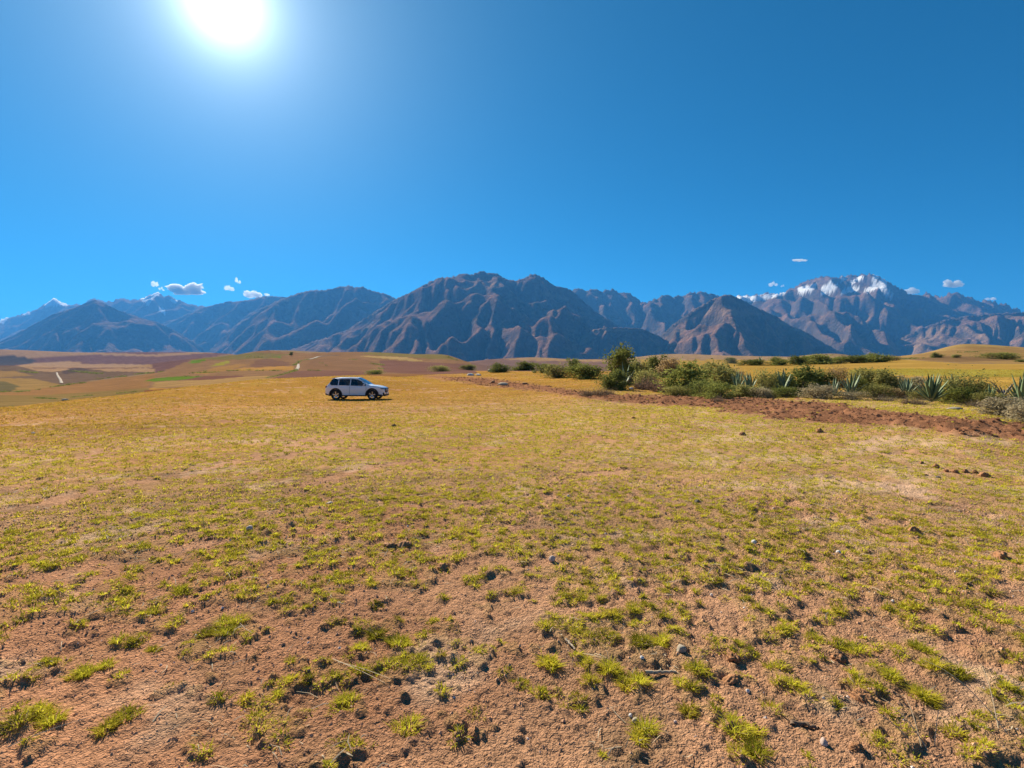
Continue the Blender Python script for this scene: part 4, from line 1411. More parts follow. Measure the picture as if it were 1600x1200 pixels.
# ------------------------------------------------------------------ the parked car
def make_car():
    cx, cy, cz = hit(559, 624.5)
    b = NT('white_paint')
    paint = b.done(b.pbr((.88, .88, .88), .32, None, Coat_Weight=.9, Coat_Roughness=.04))
    b = NT('car_glass')
    gl = b.n('ShaderNodeBsdfGlossy'); gl.inputs['Roughness'].default_value = .02; gl.inputs['Color'].default_value = (.9, .95, 1, 1)
    tr = b.n('ShaderNodeBsdfTransparent'); tr.inputs['Color'].default_value = (.16, .19, .21, 1)
    fr = b.n('ShaderNodeFresnel'); fr.inputs[0].default_value = 1.55
    mx = b.n('ShaderNodeMixShader')
    b.set(mx.inputs[0], b.math('ADD', fr.outputs[0], .05)); b.t.links.new(tr.outputs[0], mx.inputs[1]); b.t.links.new(gl.outputs[0], mx.inputs[2])
    glass = b.done(mx.outputs[0])

    def pm(name, c, rough, metal=0.0):
        q = NT(name)
        return q.done(q.pbr(c, rough, None, Metallic=metal))
    black = pm('black_plastic', (.022, .022, .024), .55)
    rubber = pm('tyre_rubber', (.03, .029, .028), .85)
    alloy = pm('alloy', (.50, .50, .51), .28, 1.0)
    chrome = pm('chrome', (.75, .75, .77), .12, 1.0)
    lampm = pm('lamp_glass', (.13, .16, .20), .06)
    redl = pm('red_lamp', (.32, .012, .012), .15)
    seatm = pm('seat_leather', (.26, .23, .20), .6)
    platem = pm('plate_white', (.72, .72, .70), .5)
    root = empty('car', (0, 0, 0))
    tag(root, 'white sport utility car parked in the dry grass, front to the right', 'car')

    xs = np.unique(np.concatenate([np.linspace(-2.22, 2.22, 149), [-2.21, -2.19, 2.19, 2.21]]))
    WF, WR, R, ZW = 1.36, -1.38, .37, .37
    RA = .445
    T = pchip([-2.22, -2.19, -2.12, -2.0, -1.86, -1.72, -1.5, -1.0, -.3, .18, .45, .75, 1.05, 1.16, 1.45, 1.8, 2.02, 2.14, 2.19, 2.22],
              [.80, .98, 1.06, 1.17, 1.36, 1.545, 1.605, 1.655, 1.668, 1.63, 1.51, 1.335, 1.155, 1.115, 1.085, 1.035, .975, .90, .80, .70], xs)
    belt = pchip([-2.22, -2.1, -1.6, 0, .9, 1.2, 1.8, 2.1, 2.22], [.78, 1.04, 1.075, 1.03, 1.0, .99, .93, .84, .68], xs)
    belt = np.minimum(belt, T - .02)
    zb = np.interp(xs, [-2.22, -2.05, -1.9, -1, 1, 1.85, 2.05, 2.22], [.47, .36, .31, .27, .27, .27, .26, .36])
    for w in (WF, WR):
        q = RA ** 2 - (xs - w) ** 2
        zb = np.maximum(zb, np.where(q > 0, ZW + np.sqrt(np.maximum(q, 0)), 0))
    plan = pchip([-2.22, -2.1, -1.8, -1.2, 0, 1.2, 1.7, 1.95, 2.12, 2.22], [.80, .90, .955, .985, .985, .98, .94, .88, .79, .66], xs)
    NS, NG, NR = 10, 6, 8
    prof = []
    for i, x in enumerate(xs):
        row = []
        for k in range(NS):
            t = k / (NS - 1)
            z = zb[i] + (belt[i] - zb[i]) * t
            zz = (z - .25) / .8
            w = .90 + .055 * math.sin(min(max(zz, 0), 1) * math.pi * .72) - .03 * max(zz - .82, 0) / .18
            if .78 < zz < .86: w += .006          # shoulder crease
            row.append((x, -w * plan[i], z))
        g = max(T[i] - belt[i] - .045, .004)
        wb = -row[-1][1]
        for k in range(1, NG + 1):
            t = k / NG
            z = belt[i] + g * t
            y = wb - .03 * min(1, g / .2) - .22 * (g * t) / .6 - .05 * t * t
            row.append((x, -y, z))
        ye, ze = -row[-1][1], row[-1][2]
        for k in range(1, NR + 1):
            t = k / NR
            row.append((x, -ye * math.cos(t * math.pi / 2) if False else -ye * (1 - t), ze + (T[i] - ze) * math.sin(t * math.pi / 2) ** .8))
        prof.append(row)
    P = np.array(prof)                            # stations, half profile
    M = P[:, ::-1][:, 1:].copy(); M[:, :, 1] *= -1
    G = np.concatenate([P, M], 1)                  # full section, left sill over the roof to right sill
    ns, nc = G.shape[:2]
    V = G.reshape(-1, 3)
    Fq = grid_faces(ns, nc)[:, ::-1]
    cen = V[Fq].mean(1)
    col_i = np.arange((ns - 1) * (nc - 1)) % (nc - 1)
    half = np.minimum(col_i, nc - 2 - col_i)       # 0 at the sill .. roof centre
    side = half < NS - 1
    gls = (half >= NS - 1) & (half < NS - 1 + NG)
    roof = half >= NS - 1 + NG
    bl = np.interp(cen[:, 0], xs, belt); tp = np.interp(cen[:, 0], xs, T)
    gt = (cen[:, 2] - bl) / np.maximum(tp - bl, .05)
    X, Zc = cen[:, 0], cen[:, 2]
    right = cen[:, 1] < 0
    lab = np.zeros(len(Fq), int)
    up = Zc < 1.535
    lo_ = Zc > bl + .03
    inside = gls & up & lo_ & (gt < .86)
    ws_line = Zc < 1.60 - (X - .10) * .62          # behind the A-pillar
    dl_line = Zc < 1.60 + (X + 1.66) * 1.35
    parts = {}
    wins = [('front_side_window', inside & (X > -.28) & (X < .88) & ws_line), ('rear_side_window', inside & (X < -.34) & (X > -1.16)),
            ('quarter_window', inside & (X < -1.22) & (X > -1.86) & dl_line)]
    for nm, m in wins:
        for sd in (right, ~right):
            parts.setdefault(nm, []).append(m & sd)
    parts['windscreen'] = [roof & (X > .17) & (X < 1.06) & (np.abs(cen[:, 1]) < .70)]
    parts['roof_panel'] = [roof & (X > -.75) & (X < .08) & (np.abs(cen[:, 1]) < .45)]
    parts['rear_window'] = [roof & (X < -1.74) & (X > -2.02) & (np.abs(cen[:, 1]) < .66)]
    clad = side & (Zc < np.interp(X, [-2.3, -1.9, 1.9, 2.3], [.50, .40, .38, .36])) & (half < 3)
    parts['lower_cladding'] = [clad & sd & xr for sd in (right, ~right) for xr in (X < WR, (X >= WR) & (X < WF), X >= WF)]
    used = np.zeros(len(Fq), bool)
    for nm, ms in parts.items():
        for m in ms:
            m = m & ~used
            used |= m
            f = Fq[m]
            idx, inv = np.unique(f, return_inverse=True)
            mt = glass if ('window' in nm or nm in ('windscreen',)) else (black)
            obj(nm, mesh_np(nm, V[idx], [inv.reshape(-1, 4)], None, True, [mt]), root)
    body_f = Fq[~used]
    capf = []
    Vb = list(V)
    for s_, flip in ((0, True), (ns - 1, False)):
        a = s_ * nc
        for k in range(nc // 2):
            q = (a + k, a + k + 1, a + nc - 2 - k, a + nc - 1 - k)
            if len(set(q)) == 4: capf.append(q[::-1] if not flip else q)
    me = mesh_np('body', np.array(Vb), [body_f, np.array(capf)], None, True, [paint])
    me.set_sharp_from_angle(angle=rad(38))
    obj('body', me, root)

    def box(name, c, s, mat, parent=root, bevel=.02, rot=(0, 0, 0)):
        import bmesh
        bm = bmesh.new(); bmesh.ops.create_cube(bm, size=1.0)
        bmesh.ops.scale(bm, vec=s, verts=bm.verts)
        if bevel: bmesh.ops.bevel(bm, geom=bm.edges[:], offset=min(bevel, min(s) * .4), segments=2, affect='EDGES')
        m = bpy.data.meshes.new(name); bm.to_mesh(m); bm.free(); m.materials.append(mat)
        m.polygons.foreach_set('use_smooth', np.ones(len(m.polygons), bool))
        o = obj(name, m, parent, c); o.rotation_euler = rot
        return o
    # underbody and dark wheel wells
    box('underbody', (0, 0, .47), (3.95, 1.50, .34), black, bevel=.05)
    # wheels
    def lathe(prof_, n=40):
        th = np.arange(n) * 2 * np.pi / n
        p = np.array(prof_)
        v = np.stack([p[:, 0][:, None] * np.cos(th), np.repeat(p[:, 1][:, None], n, 1), p[:, 0][:, None] * np.sin(th)], -1)
        k = np.arange(n); fs = []
        for i in range(len(p) - 1):
            fs.append(np.stack([i * n + k, i * n + (k + 1) % n, (i + 1) * n + (k + 1) % n, (i + 1) * n + k], 1))
        return v.reshape(-1, 3), np.concatenate(fs)
    tv, tf = lathe([(.245, -.115), (.335, -.122), (.36, -.105), (.37, -.07), (.37, .07), (.36, .105), (.335, .122), (.245, .115), (.235, 0), (.245, -.115)])
    tyre_me = mesh_np('tyre', tv, [tf], None, True, [rubber])
    rv, rf = lathe([(.255, -.10), (.245, -.085), (.23, -.02), (.228, .09), (.25, .10)])
    hv, hf = lathe([(.0, -.075), (.05, -.078), (.062, -.06), (.062, -.03), (0, -.03)], 20)
    sv, sf, off = [rv, hv], [rf, hf + len(rv)], len(rv) + len(hv)
    for k in range(5):
        for d in (-.10, .10):
            a = k * 2 * math.pi / 5 + .3
            c0 = np.array([math.cos(a + d * 2.2) * .05, -.068, math.sin(a + d * 2.2) * .05]); c1 = np.array([math.cos(a + d) * .245, -.085, math.sin(a + d) * .245])
            t_ = (c1 - c0) / np.linalg.norm(c1 - c0); n_ = np.array([-t_[2], 0, t_[0]])
            q = []
            for c, w in ((c0, .018), (c1, .021)):
                for yy in (-.0, .028):
                    for s_ in (-1, 1): q.append(c + n_ * w * s_ + np.array([0, yy, 0]))
            sv.append(np.array(q))
            sf.append(np.array([(0, 1, 5, 4), (2, 6, 7, 3), (0, 4, 6, 2), (1, 3, 7, 5)]) + off); off += 8
    rim_me = mesh_np('rim', np.concatenate(sv), [np.concatenate(sf)], None, False, [alloy])
    dv, df = lathe([(0, .03), (.16, .03), (.16, .045), (0, .045)], 24)
    disc_me = mesh_np('brake_disc', dv, [df], None, False, [black])
    for wx in (WF, WR):
        for sy in (-1, 1):
            w = obj('wheel', None, root, (wx, sy * .80, ZW)); w.rotation_euler = (0, wx, 0 if sy < 0 else math.pi)
            obj('tyre', tyre_me, w); obj('rim', rim_me, w); obj('brake_disc', disc_me, w)
            # arch trim
            n = 24
            th = np.linspace(-.18, math.pi + .18, n)
            ring = []
            for r_ in (RA - .02, RA + .055):
                for yy in (.70, .955):
                    ring.append(np.stack([wx + r_ * np.cos(th), np.full(n, sy * yy), ZW + r_ * np.sin(th)], -1))
            A = np.stack([ring[0], ring[1], ring[3], ring[2]], 1).reshape(-1, 3)
            f4 = []
            for i in range(n - 1):
                for k in range(4):
                    f4.append((i * 4 + k, i * 4 + (k + 1) % 4, (i + 1) * 4 + (k + 1) % 4, (i + 1) * 4 + k))
            if wx == WR: A[:, 1] *= .995
            obj('wheel_arch', mesh_np('wheel_arch', A, [np.array(f4)], None, False, [black]), root)
            # well liner
            th = np.linspace(0, math.pi, 16)
            L_ = np.concatenate([np.stack([wx + (RA - .01) * np.cos(th), np.full(16, sy * yy), ZW + (RA - .01) * np.sin(th)], -1) for yy in (.5, .88)])
            k = np.arange(15)
            lin = np.stack([k, k + 1, k + 17, k + 16], 1)
            obj('wheel_well', mesh_np('wheel_well', L_, [lin], None, True, [black]), root)
    # lamps, grille, bumper
    for sy in (-1, 1):
        box('headlight', (2.015, sy * .665, .815), (.34, .30, .15), lampm, bevel=.045, rot=(0, .12, -sy * .62))
        box('tail_light', (-2.085, sy * .72, .94), (.16, .30, .14), redl, bevel=.03, rot=(0, 0, sy * .35))
        box('air_intake', (2.13, sy * .60, .46), (.12, .30, .15), black, bevel=.03, rot=(0, 0, -sy * .5))
        m_ = box('mirror', (.80, sy * 1.005, 1.105), (.13, .20, .13), paint, bevel=.045)
        box('mirror_glass', (-.067, 0, .0), (.006, .16, .10), chrome, m_, bevel=.0)
        box('mirror_stem', (.02, -sy * .10, -.055), (.06, .10, .04), black, m_, bevel=.01)
        for hx in (.0, -.98):
            box('door_handle', (hx, -sy * -.938, .93), (.20, .03, .035), paint, bevel=.012)
        box('roof_rail', (-.62, sy * .60, 1.655), (1.7, .035, .03), chrome, bevel=.012)
        box('window_trim', (-.45, sy * .924, 1.062), (2.5, .012, .016), chrome, bevel=.0)
        box('door_gap', (-.31, sy * .951, .70), (.012, .004, .60), black, bevel=0)
        box('door_gap', (.92, sy * .940, .70), (.012, .004, .56), black, bevel=0)
        box('exhaust', (-2.17, sy * .60, .36), (.08, .18, .06), chrome, bevel=.02)
    gr = box('grille', (2.195, 0, .70), (.10, .92, .30), black, bevel=.05, rot=(0, -.14, 0))
    for zz in (-.05, .05):
        box('grille_bar', (.052, 0, zz), (.02, .74, .018), chrome, gr, bevel=.005)
    # round badge with a three-pointed star
    ring = []
    n = 24
    tv2, tf2 = tubes([[(0.062, .085 * math.cos(q), .085 * math.sin(q)) for q in np.linspace(0, 2 * math.pi, n)]], [.009], [.009], 5)
    obj('badge', mesh_np('badge', tv2, [tf2], None, True, [chrome]), gr)
    st_v, st_f, off = [], [], 0
    for k in range(3):
        a = math.pi / 2 + k * 2 * math.pi / 3
        v_, f_ = tubes([[(.064, 0, 0), (.062, .083 * math.cos(a), .083 * math.sin(a))]], [.016], [.002], 4)
        st_v.append(v_); st_f.append(f_ + off); off += len(v_)
    obj('badge_star', mesh_np('badge_star', np.concatenate(st_v), [np.concatenate(st_f)], None, False, [chrome]), gr)
    box('front_bumper', (2.14, 0, .365), (.22, 1.42, .17), black, bevel=.04)
    box('skid_plate', (2.17, 0, .275), (.12, .9, .03), chrome, bevel=.01)
    box('number_plate', (2.262, 0, .49), (.012, .40, .11), platem, bevel=.004)
    box('rear_bumper', (-2.16, 0, .44), (.20, 1.45, .20), black, bevel=.05)
    box('spoiler', (-1.70, 0, 1.568), (.30, 1.12, .045), paint, bevel=.02, rot=(0, -.16, 0))
    # cabin
    for sx in (.05, -.95):
        for sy in (-.38, .38):
            s_ = box('seat', (sx, sy, .72), (.52, .50, .20), seatm, bevel=.06)
            box('seat_back', (-.26, 0, .34), (.16, .48, .62), seatm, s_, bevel=.06, rot=(0, -.22, 0))
            box('headrest', (-.36, 0, .74), (.10, .26, .18), seatm, s_, bevel=.04)
    box('dashboard', (.78, 0, .95), (.50, 1.45, .22), black, bevel=.06)
    # stand it on the slope
    ax, ay = 1.37, .8
    zf = terr(np.array([cx + ax]), np.array([cy]))[0]; zr_ = terr(np.array([cx - ax]), np.array([cy]))[0]
    zl = terr(np.array([cx]), np.array([cy + ay]))[0]; zn = terr(np.array([cx]), np.array([cy - ay]))[0]
    root.scale = (.94, .94, .97)
    root.location = (cx, cy, (zf + zr_) / 2 + .015)
    root.rotation_euler = (math.atan2(zl - zn, 2 * ay), -math.atan2(zf - zr_, 2 * ax), rad(-1.0))


make_car()
# ------------------------------------------------------------------ grass, straw and crumbs
def blades(base, hgt, lean, width, dirs, segs, col_base, col_tip, sway):
    """base (n,3), dirs (n,2): narrow tapering blades, one mesh"""
    n = len(base)
    perp = np.stack([-dirs[:, 1], dirs[:, 0], np.zeros(n)], 1)
    # turn the flat side at random
    D3 = np.concatenate([dirs, np.zeros((n, 1))], 1)
    tip = base + D3 * lean[:, None] + np.array([0, 0, 1.0]) * hgt[:, None]
    if segs == 1:
        V = np.stack([base - perp * width[:, None], base + perp * width[:, None], tip], 1)
        Fc = [np.arange(3 * n).reshape(-1, 3)]
        C = np.stack([col_base, col_base, col_tip], 1)
    else:
        mid = base + D3 * (lean * .32)[:, None] + np.array([0, 0, 1.0]) * (hgt * .68)[:, None] + sway * .2
        V = np.stack([base - perp * width[:, None], base + perp * width[:, None], mid - perp * width[:, None] * .8, mid + perp * width[:, None] * .8, tip + sway], 1)
        k = np.arange(n)[:, None] * 5
        Fc = [k + np.array([[0, 1, 3, 2]]), k + np.array([[2, 3, 4]])]
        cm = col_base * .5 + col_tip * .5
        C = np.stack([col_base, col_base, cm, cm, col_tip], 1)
    return V.reshape(-1, 3), Fc, C.reshape(-1, 3)


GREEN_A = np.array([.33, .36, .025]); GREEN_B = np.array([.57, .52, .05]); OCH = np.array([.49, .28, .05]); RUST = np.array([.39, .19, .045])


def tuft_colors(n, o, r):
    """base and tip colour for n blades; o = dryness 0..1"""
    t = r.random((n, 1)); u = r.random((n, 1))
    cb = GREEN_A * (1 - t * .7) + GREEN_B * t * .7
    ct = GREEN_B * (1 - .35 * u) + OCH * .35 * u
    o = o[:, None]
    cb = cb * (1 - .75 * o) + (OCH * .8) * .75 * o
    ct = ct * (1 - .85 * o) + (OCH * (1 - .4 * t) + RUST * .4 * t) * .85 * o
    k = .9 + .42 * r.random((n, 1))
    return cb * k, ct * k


def tuft_blades(cx, cy, R, H, K, segs, width, r, on_ground=True):
    n = len(cx)
    N = n * K
    a = r.random(N) * 2 * np.pi; q = np.sqrt(r.random(N))
    RR = np.repeat(R, K)
    # uneven outline
    lob = 1 + .35 * np.sin(a * np.repeat(r.integers(2, 5, n), K) + np.repeat(r.random(n) * 6, K))
    bx = np.repeat(cx, K) + np.cos(a) * q * RR * lob; by = np.repeat(cy, K) + np.sin(a) * q * RR * lob
    if segs == 2:
        bz = gz(bx, by) - .006
    else:
        bz = np.repeat(gz(cx, cy) - .01, K) 
    cz_top = (1 - q ** 2.2 * .75)
    a2 = a + r.normal(size=N) * .9
    dirs = np.stack([np.cos(a2), np.sin(a2)], 1)
    HH = np.repeat(H, K) * (.55 + .7 * r.random(N)) * (.35 + .65 * cz_top)
    lean = HH * (.4 + 1.3 * r.random(N)) * (.6 + .9 * q)
    w = width * (.7 + .6 * r.random(N))
    o = np.clip(ochre(bx, by) + np.repeat(r.normal(size=n) * .13, K) + .10 * cz_top - .05, 0, 1)
    cb, ct = tuft_colors(N, o, r)
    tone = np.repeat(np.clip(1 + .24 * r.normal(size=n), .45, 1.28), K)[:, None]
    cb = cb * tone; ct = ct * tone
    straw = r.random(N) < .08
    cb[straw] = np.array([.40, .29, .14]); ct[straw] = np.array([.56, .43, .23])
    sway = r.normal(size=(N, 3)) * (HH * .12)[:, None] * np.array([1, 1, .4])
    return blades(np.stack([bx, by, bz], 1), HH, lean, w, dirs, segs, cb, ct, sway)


_b = NT('grass_blades')
MAT_GRASS = _b.done(_b.leafy(_b.attr('col'), .5))


def wedge(r0, r1, n, r, half=rad(54)):
    q = np.sqrt(r.random(n) * (r1 * r1 - r0 * r0) + r0 * r0); a = (r.random(n) * 2 - 1) * half
    return q * np.sin(a), q * np.cos(a)


# single tufts that stand apart in the foreground: (px, py of the foot, width px, height px, dryness shift, label)
SINGLE = [
    (530, 1106, 52, 26, 'round cushion of green grass at the bottom left, standing alone on bare soil'),
    (602, 1010, 84, 34, 'broad cushion of yellow-green grass standing alone left of centre'),
    (945, 1066, 96, 48, 'biggest grass tuft in the foreground, left of the pale stick'),
    (1020, 1026, 70, 42, 'grass tuft behind and right of the biggest foreground tuft'),
    (855, 1042, 38, 16, 'small tuft left of the biggest foreground tuft'),
    (806, 1074, 34, 22, 'orange-topped tuft at the bottom centre'),
    (1103, 1062, 48, 36, 'tuft between the flat grey stone and the crumbly mound'),
    (996, 1074, 34, 20, 'small ochre tuft touching the right foot of the biggest tuft'),
    (155, 1056, 60, 44, 'dark based tuft with a trailing tail on the left'),
    (190, 1144, 56, 50, 'upright tuft with dark green heart at the bottom left'),
    (62, 1136, 78, 34, 'arched tuft near the bottom left corner'),
    (232, 970, 34, 20, 'small bright tuft on the left, above the tailed tuft'),
    (288, 930, 36, 18, 'small tuft on the left, right below the dry stems'),
    (350, 986, 70, 22, 'wide low tuft left of centre, above the dry straw'),
    (240, 1018, 28, 18, 'small tuft right of the tailed tuft on the left'),
    (632, 1142, 34, 26, 'small bright tuft at the bottom, left of the soil lump'),
    (590, 956, 20, 12, 'little green tuft alone above the broad cushion'),
    (1448, 1022, 40, 34, 'upright bright tuft in the right foreground'),
    (1330, 1024, 46, 32, 'tuft right of a clod in the right foreground'),
    (1450, 1100, 62, 44, 'ochre and green tuft in the lower right corner area'),
    (1490, 1160, 34, 50, 'narrow tuft trailing towards the bottom right corner'),
    (1395, 1074, 46, 24, 'low slanting tuft above the lower right tufts'),
    (1485, 1060, 62, 30, 'tuft with a dark foot near the right edge'),
    (1000, 1156, 44, 40, 'tuft below the grey chip at the bottom centre'),
    (1074, 1120, 26, 30, 'narrow tuft right of the pinkish pebble'),
    (1165, 1176, 100, 54, 'large pale tuft at the bottom, left of the dark stick'),
]


def make_tufts():
    r = np.random.default_rng(21)
    occ = []
    for k, (px, py, w, h, lab) in enumerate(SINGLE):
        x, y, z = hit(px, py - h * .22)
        W = w * y / F; H = h * np.hypot(y, EYE) / F * .55
        H = min(max(H, .022), .042)
        nsub = max(1, int(round((W / .09) ** 1.3)))
        depth = W * .75
        sx = x + (r.random(nsub) - .5) * (W - .06) ; sy = y + (r.random(nsub) - .5) * (depth - .04)
        K = 190
        V, Fc, C = tuft_blades(sx, sy, np.full(nsub, .045) * (.8 + .5 * r.random(nsub)), np.full(nsub, H) * (.5 + .75 * r.random(nsub)), K, 2, .0024, r)
        z0 = float(gz(x, y)[0])
        V = V - np.array([x, y, z0])
        o = obj('grass_tuft', mesh_np('grass_tuft', V, Fc, {'col': C}, False, [MAT_GRASS]), None, (x, y, z0))
        tag(o, lab, 'grass tuft', 'single tufts of grass in the foreground')
        occ.append((x, y, W * .5))
    return np.array(occ)


OCC = make_tufts()


def make_grass():
    r = np.random.default_rng(22)
    Vs, F4, F3, Cs, off = [], [], [], [], 0
    #        r0   r1   candidates/m2  R(m)          H(m)         K  segs width
    zones = [(1.7, 4.2, 150, (.022, .055), (.013, .034), 70, 2, .0026),
             (4.2, 7.5, 130, (.025, .058), (.018, .042), 36, 2, .0034),
             (7.5, 13, 115, (.028, .065), (.024, .052), 18, 1, .0066),
             (13, 24, 78, (.035, .08), (.03, .064), 10, 1, .0105),
             (24, 45, 21, (.06, .14), (.034, .072), 7, 1, .019),
             (45, 95, 4, (.10, .28), (.035, .08), 6, 1, .034)]
    for r0, r1, dens, Rr, Hr, K, segs, wd in zones:
        area = (r1 * r1 - r0 * r0) * rad(54)
        x, y = wedge(r0, r1, int(area * dens), r)
        g = grass_at(x, y)
        z = terr(x, y); px, py = pix(x, y, z)
        s = strip_mask(px, py, x, y)
        keep = r.random(len(x)) < g * (1 - .97 * s)
        # stray small tufts on the bare soil
        stray = (~keep) & (r.random(len(x)) < (.010 if r1 < 8 else .03)) & (s < .3)
        edge = np.interp(px, [-300, 0, 130, 240, 300, 390, 500, 560, 690, 760], [40, 42, 48, 52, 56, 64, 74, 76, 98, 98])
        keep &= ~((px < 760) & (y > edge * .95)); stray &= ~((px < 760) & (y > edge * .95))
        for ox, oy, orr in OCC:
            near = np.hypot(x - ox, y - oy) < orr + .05
            keep &= ~near
        k = keep | stray
        sm = np.where(stray[k], .55, 1.0)
        x, y = x[k], y[k]
        n = len(x)
        u = r.random(n) * np.clip(.4 + 1.2 * (tuft_field(x, y) + .3), .4, 1.3)
        R = (Rr[0] + (Rr[1] - Rr[0]) * u) * sm; H = (Hr[0] + (Hr[1] - Hr[0]) * r.random(n)) * sm
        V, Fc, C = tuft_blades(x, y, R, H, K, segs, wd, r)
        Vs.append(V); Cs.append(C)
        for f in Fc:
            (F4 if f.shape[1] == 4 else F3).append(f + off)
        off += len(V)
        print('grass zone', r0, n, len(V))
    me = mesh_np('grass', np.concatenate(Vs), [np.concatenate(F4), np.concatenate(F3)], {'col': np.concatenate(Cs)}, False, [MAT_GRASS])
    tag(obj('grass', me), 'short yellow-green grass growing in tufts over the reddish field', 'grass', kind='stuff')


make_grass()


def make_straw():
    """dead stalks and litter lying about, with a few long bent stems"""
    r = np.random.default_rng(23)
    paths, w = [], []
    n = 5200
    x, y = wedge(1.7, 11, n * 3, r)
    f = fbm(x * 1.3, y * 1.3, 4, 38)
    k = (r.random(len(x)) < sstep(.0, .4, f) * .8 + .05)
    x, y = x[k][:n], y[k][:n]
    z = gz(x, y)
    base = np.stack([x, y, z], 1)
    a = r.random(len(x)) * 6.28; L = .03 + .10 * r.random(len(x)) ** 2
    d = np.stack([np.cos(a), np.sin(a), .05 + .30 * r.random(len(x)) ** 2], 1)
    m = base + d * L[:, None] * .5 + np.stack([r.normal(size=len(x)), r.normal(size=len(x)), .5 + 0 * x], 1) * .008
    e = base + d * L[:, None]
    W = (.0011 + .0012 * r.random(len(x)))[:, None] * (1 + np.hypot(x, y)[:, None] * .08)
    per = np.stack([-np.sin(a), np.cos(a), 0 * a], 1) * W + np.array([0, 0, .0008])
    V = np.stack([base - per, base + per, m - per, m + per, e - per * .4, e + per * .4], 1)
    V[:, :, 2] += .004
    q = np.arange(len(x))[:, None] * 6
    Fq = np.concatenate([q + np.array([[0, 1, 3, 2]]), q + np.array([[2, 3, 5, 4]])])
    V = V.reshape(-1, 3)
    # longer stems: (px,py) of foot, length m, direction deg, rise
    longs = [(105, 938, .32, 200, .9), (98, 1004, .42, -50, .5), (350, 905, .55, -55, .5), (345, 935, .3, 95, .8), (375, 910, .5, -35, .35), (238, 802, .5, 20, .9), (520, 1036, .55, -35, .06), (528, 1040, .5, -30, .1),
             (1560, 1150, .35, 60, 1.0), (1575, 1160, .4, 120, 1.0), (1440, 1175, .25, 70, 1.0), (1450, 1178, .25, 110, 1.0), (1460, 1170, .22, 45, .8), (285, 880, .3, 60, .8), (320, 830, .3, 130, .9), (12, 1180, .4, 30, .2), (1420, 1165, .2, 140, .8)]
    tv = []
    for px, py, Ln, dg, rise in longs:
        x0, y0, _ = hit(px, py); z0 = float(gz(x0, y0)[0])
        t = np.linspace(0, 1, 9)
        dx, dy = math.cos(rad(dg)), math.sin(rad(dg))
        P = np.stack([x0 + dx * Ln * t * .8, y0 + dy * Ln * t * .8, z0 + Ln * rise * (t - .55 * t * t) + .006], 1)
        gzz = gz(P[:, 0], P[:, 1]) + .005
        P[:, 2] = np.maximum(P[:, 2], gzz)
        tv.append(P)
    lv, lf = tubes(tv, [.0026] * len(tv), [.0010] * len(tv), 3)
    me = mesh_np('dry_straw', np.concatenate([V, lv]), [Fq, lf + len(V)], None, False, None)
    b = NT('straw')
    c = b.mix(b.noise(b.coord(), 7, 2), (.24, .18, .12), (.62, .50, .33))
    me.materials.append(b.done(b.pbr(c, .9)))
    tag(obj('dry_straw', me), 'dead straw and stalks littering the bare soil', 'straw', kind='stuff')


make_straw()


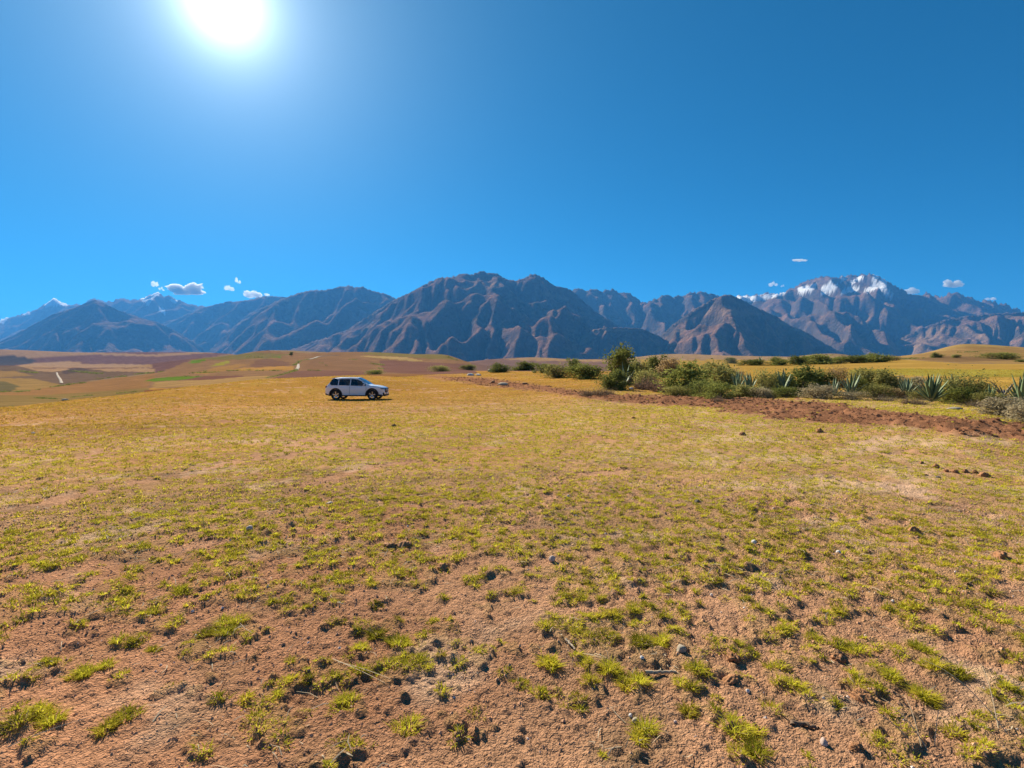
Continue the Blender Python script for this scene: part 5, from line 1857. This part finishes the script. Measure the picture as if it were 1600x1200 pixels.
def make_crumbs():
    r = np.random.default_rng(24)
    n = 68000
    x, y = wedge(1.7, 8.5, n, r)
    k = r.random(n) < .35 + .8 * sstep(-.2, .4, fbm(x * .7, y * .7, 3, 64))
    x, y = x[k], y[k]
    R = .0026 + .010 * r.random(len(x)) ** 7 + .0008 * np.hypot(x, y)
    P = np.stack([x, y, gz(x, y) + R * .05], 1)
    V = np.array([(1, 0, -.3), (0, 1, -.3), (-1, 0, -.3), (0, -1, -.3), (.1, 0, .55)], float)
    Fc = np.array([(0, 1, 4), (1, 2, 4), (2, 3, 4), (3, 0, 4)])
    m = len(P)
    th = r.random(m) * 6.28
    J = V[None] * (1 + .45 * (r.random((m, 5, 3)) - .5))
    c, s_ = np.cos(th)[:, None], np.sin(th)[:, None]
    J = np.stack([J[..., 0] * c - J[..., 1] * s_, J[..., 0] * s_ + J[..., 1] * c, J[..., 2]], -1)
    VV = (P[:, None] + J * R[:, None, None]).reshape(-1, 3)
    FF = (Fc[None] + (np.arange(m) * 5)[:, None, None]).reshape(-1, 3)
    pale = r.random((m, 1)) < .025
    C = np.where(pale, np.array([[.68, .58, .52]]), SOIL[None] * (.85 + .5 * r.random((m, 1))))
    b = NT('crumbs')
    me = mesh_np('soil_crumbs', VV, [FF], {'col': np.repeat(C, 5, 0)}, False, [b.done(b.pbr(b.attr('col'), .95, None, Specular_IOR_Level=.15))])
    tag(obj('soil_crumbs', me), 'loose crumbs of soil and grit strewn over the bare ground', 'soil crumbs', kind='stuff')


make_crumbs()


def make_ploughed_clods():
    r = np.random.default_rng(25)
    n = 120000
    px = r.uniform(690, 1750, n); q = r.random(n)
    y = np.exp(r.uniform(math.log(11), math.log(75), n)); x = y * (px - 800) / F
    z = terr(x, y); pp, py = pix(x, y, z)
    k = (strip_mask(pp, py, x, y) > .45) & (r.random(n) < np.clip(y / 26, 0, 1))
    x, y = x[k][:8000], y[k][:8000]
    v = np.array([(1, 0, 0), (0, 1, 0), (-1, 0, 0), (0, -1, 0), (0, 0, .9), (0, 0, -.8)], float)
    f = np.array([(0, 1, 4), (1, 2, 4), (2, 3, 4), (3, 0, 4), (1, 0, 5), (2, 1, 5), (3, 2, 5), (0, 3, 5)])
    m = len(x)
    R = (.010 + .050 * r.random(m) ** 4) * (.8 + y / 60)
    P = np.stack([x, y, gz(x, y) + R * .1], 1)
    S = np.stack([.8 + .6 * r.random(m), .8 + .6 * r.random(m), .6 + .4 * r.random(m)], 1)
    J = v[None] * (1 + .5 * (r.random((m, len(v), 1)) - .5))
    V = (P[:, None] + J * (R[:, None] * S)[:, None]).reshape(-1, 3)
    FF = (f[None] + (np.arange(m) * len(v))[:, None, None]).reshape(-1, 3)
    C = SOIL_RED[None] * (.7 + .75 * r.random((m, 1))) + np.array([.05, .03, .015]) * r.random((m, 1))
    b = NT('ploughed_soil')
    me = mesh_np('ploughed_clods', V, [FF], {'col': np.repeat(C, len(v), 0)}, False, [b.done(b.pbr(b.attr('col'), 1.0, None, Specular_IOR_Level=0.0))])
    tag(obj('ploughed_clods', me), 'crumbled red clods turned up along the ploughed strip', 'clods', kind='stuff')


make_ploughed_clods()
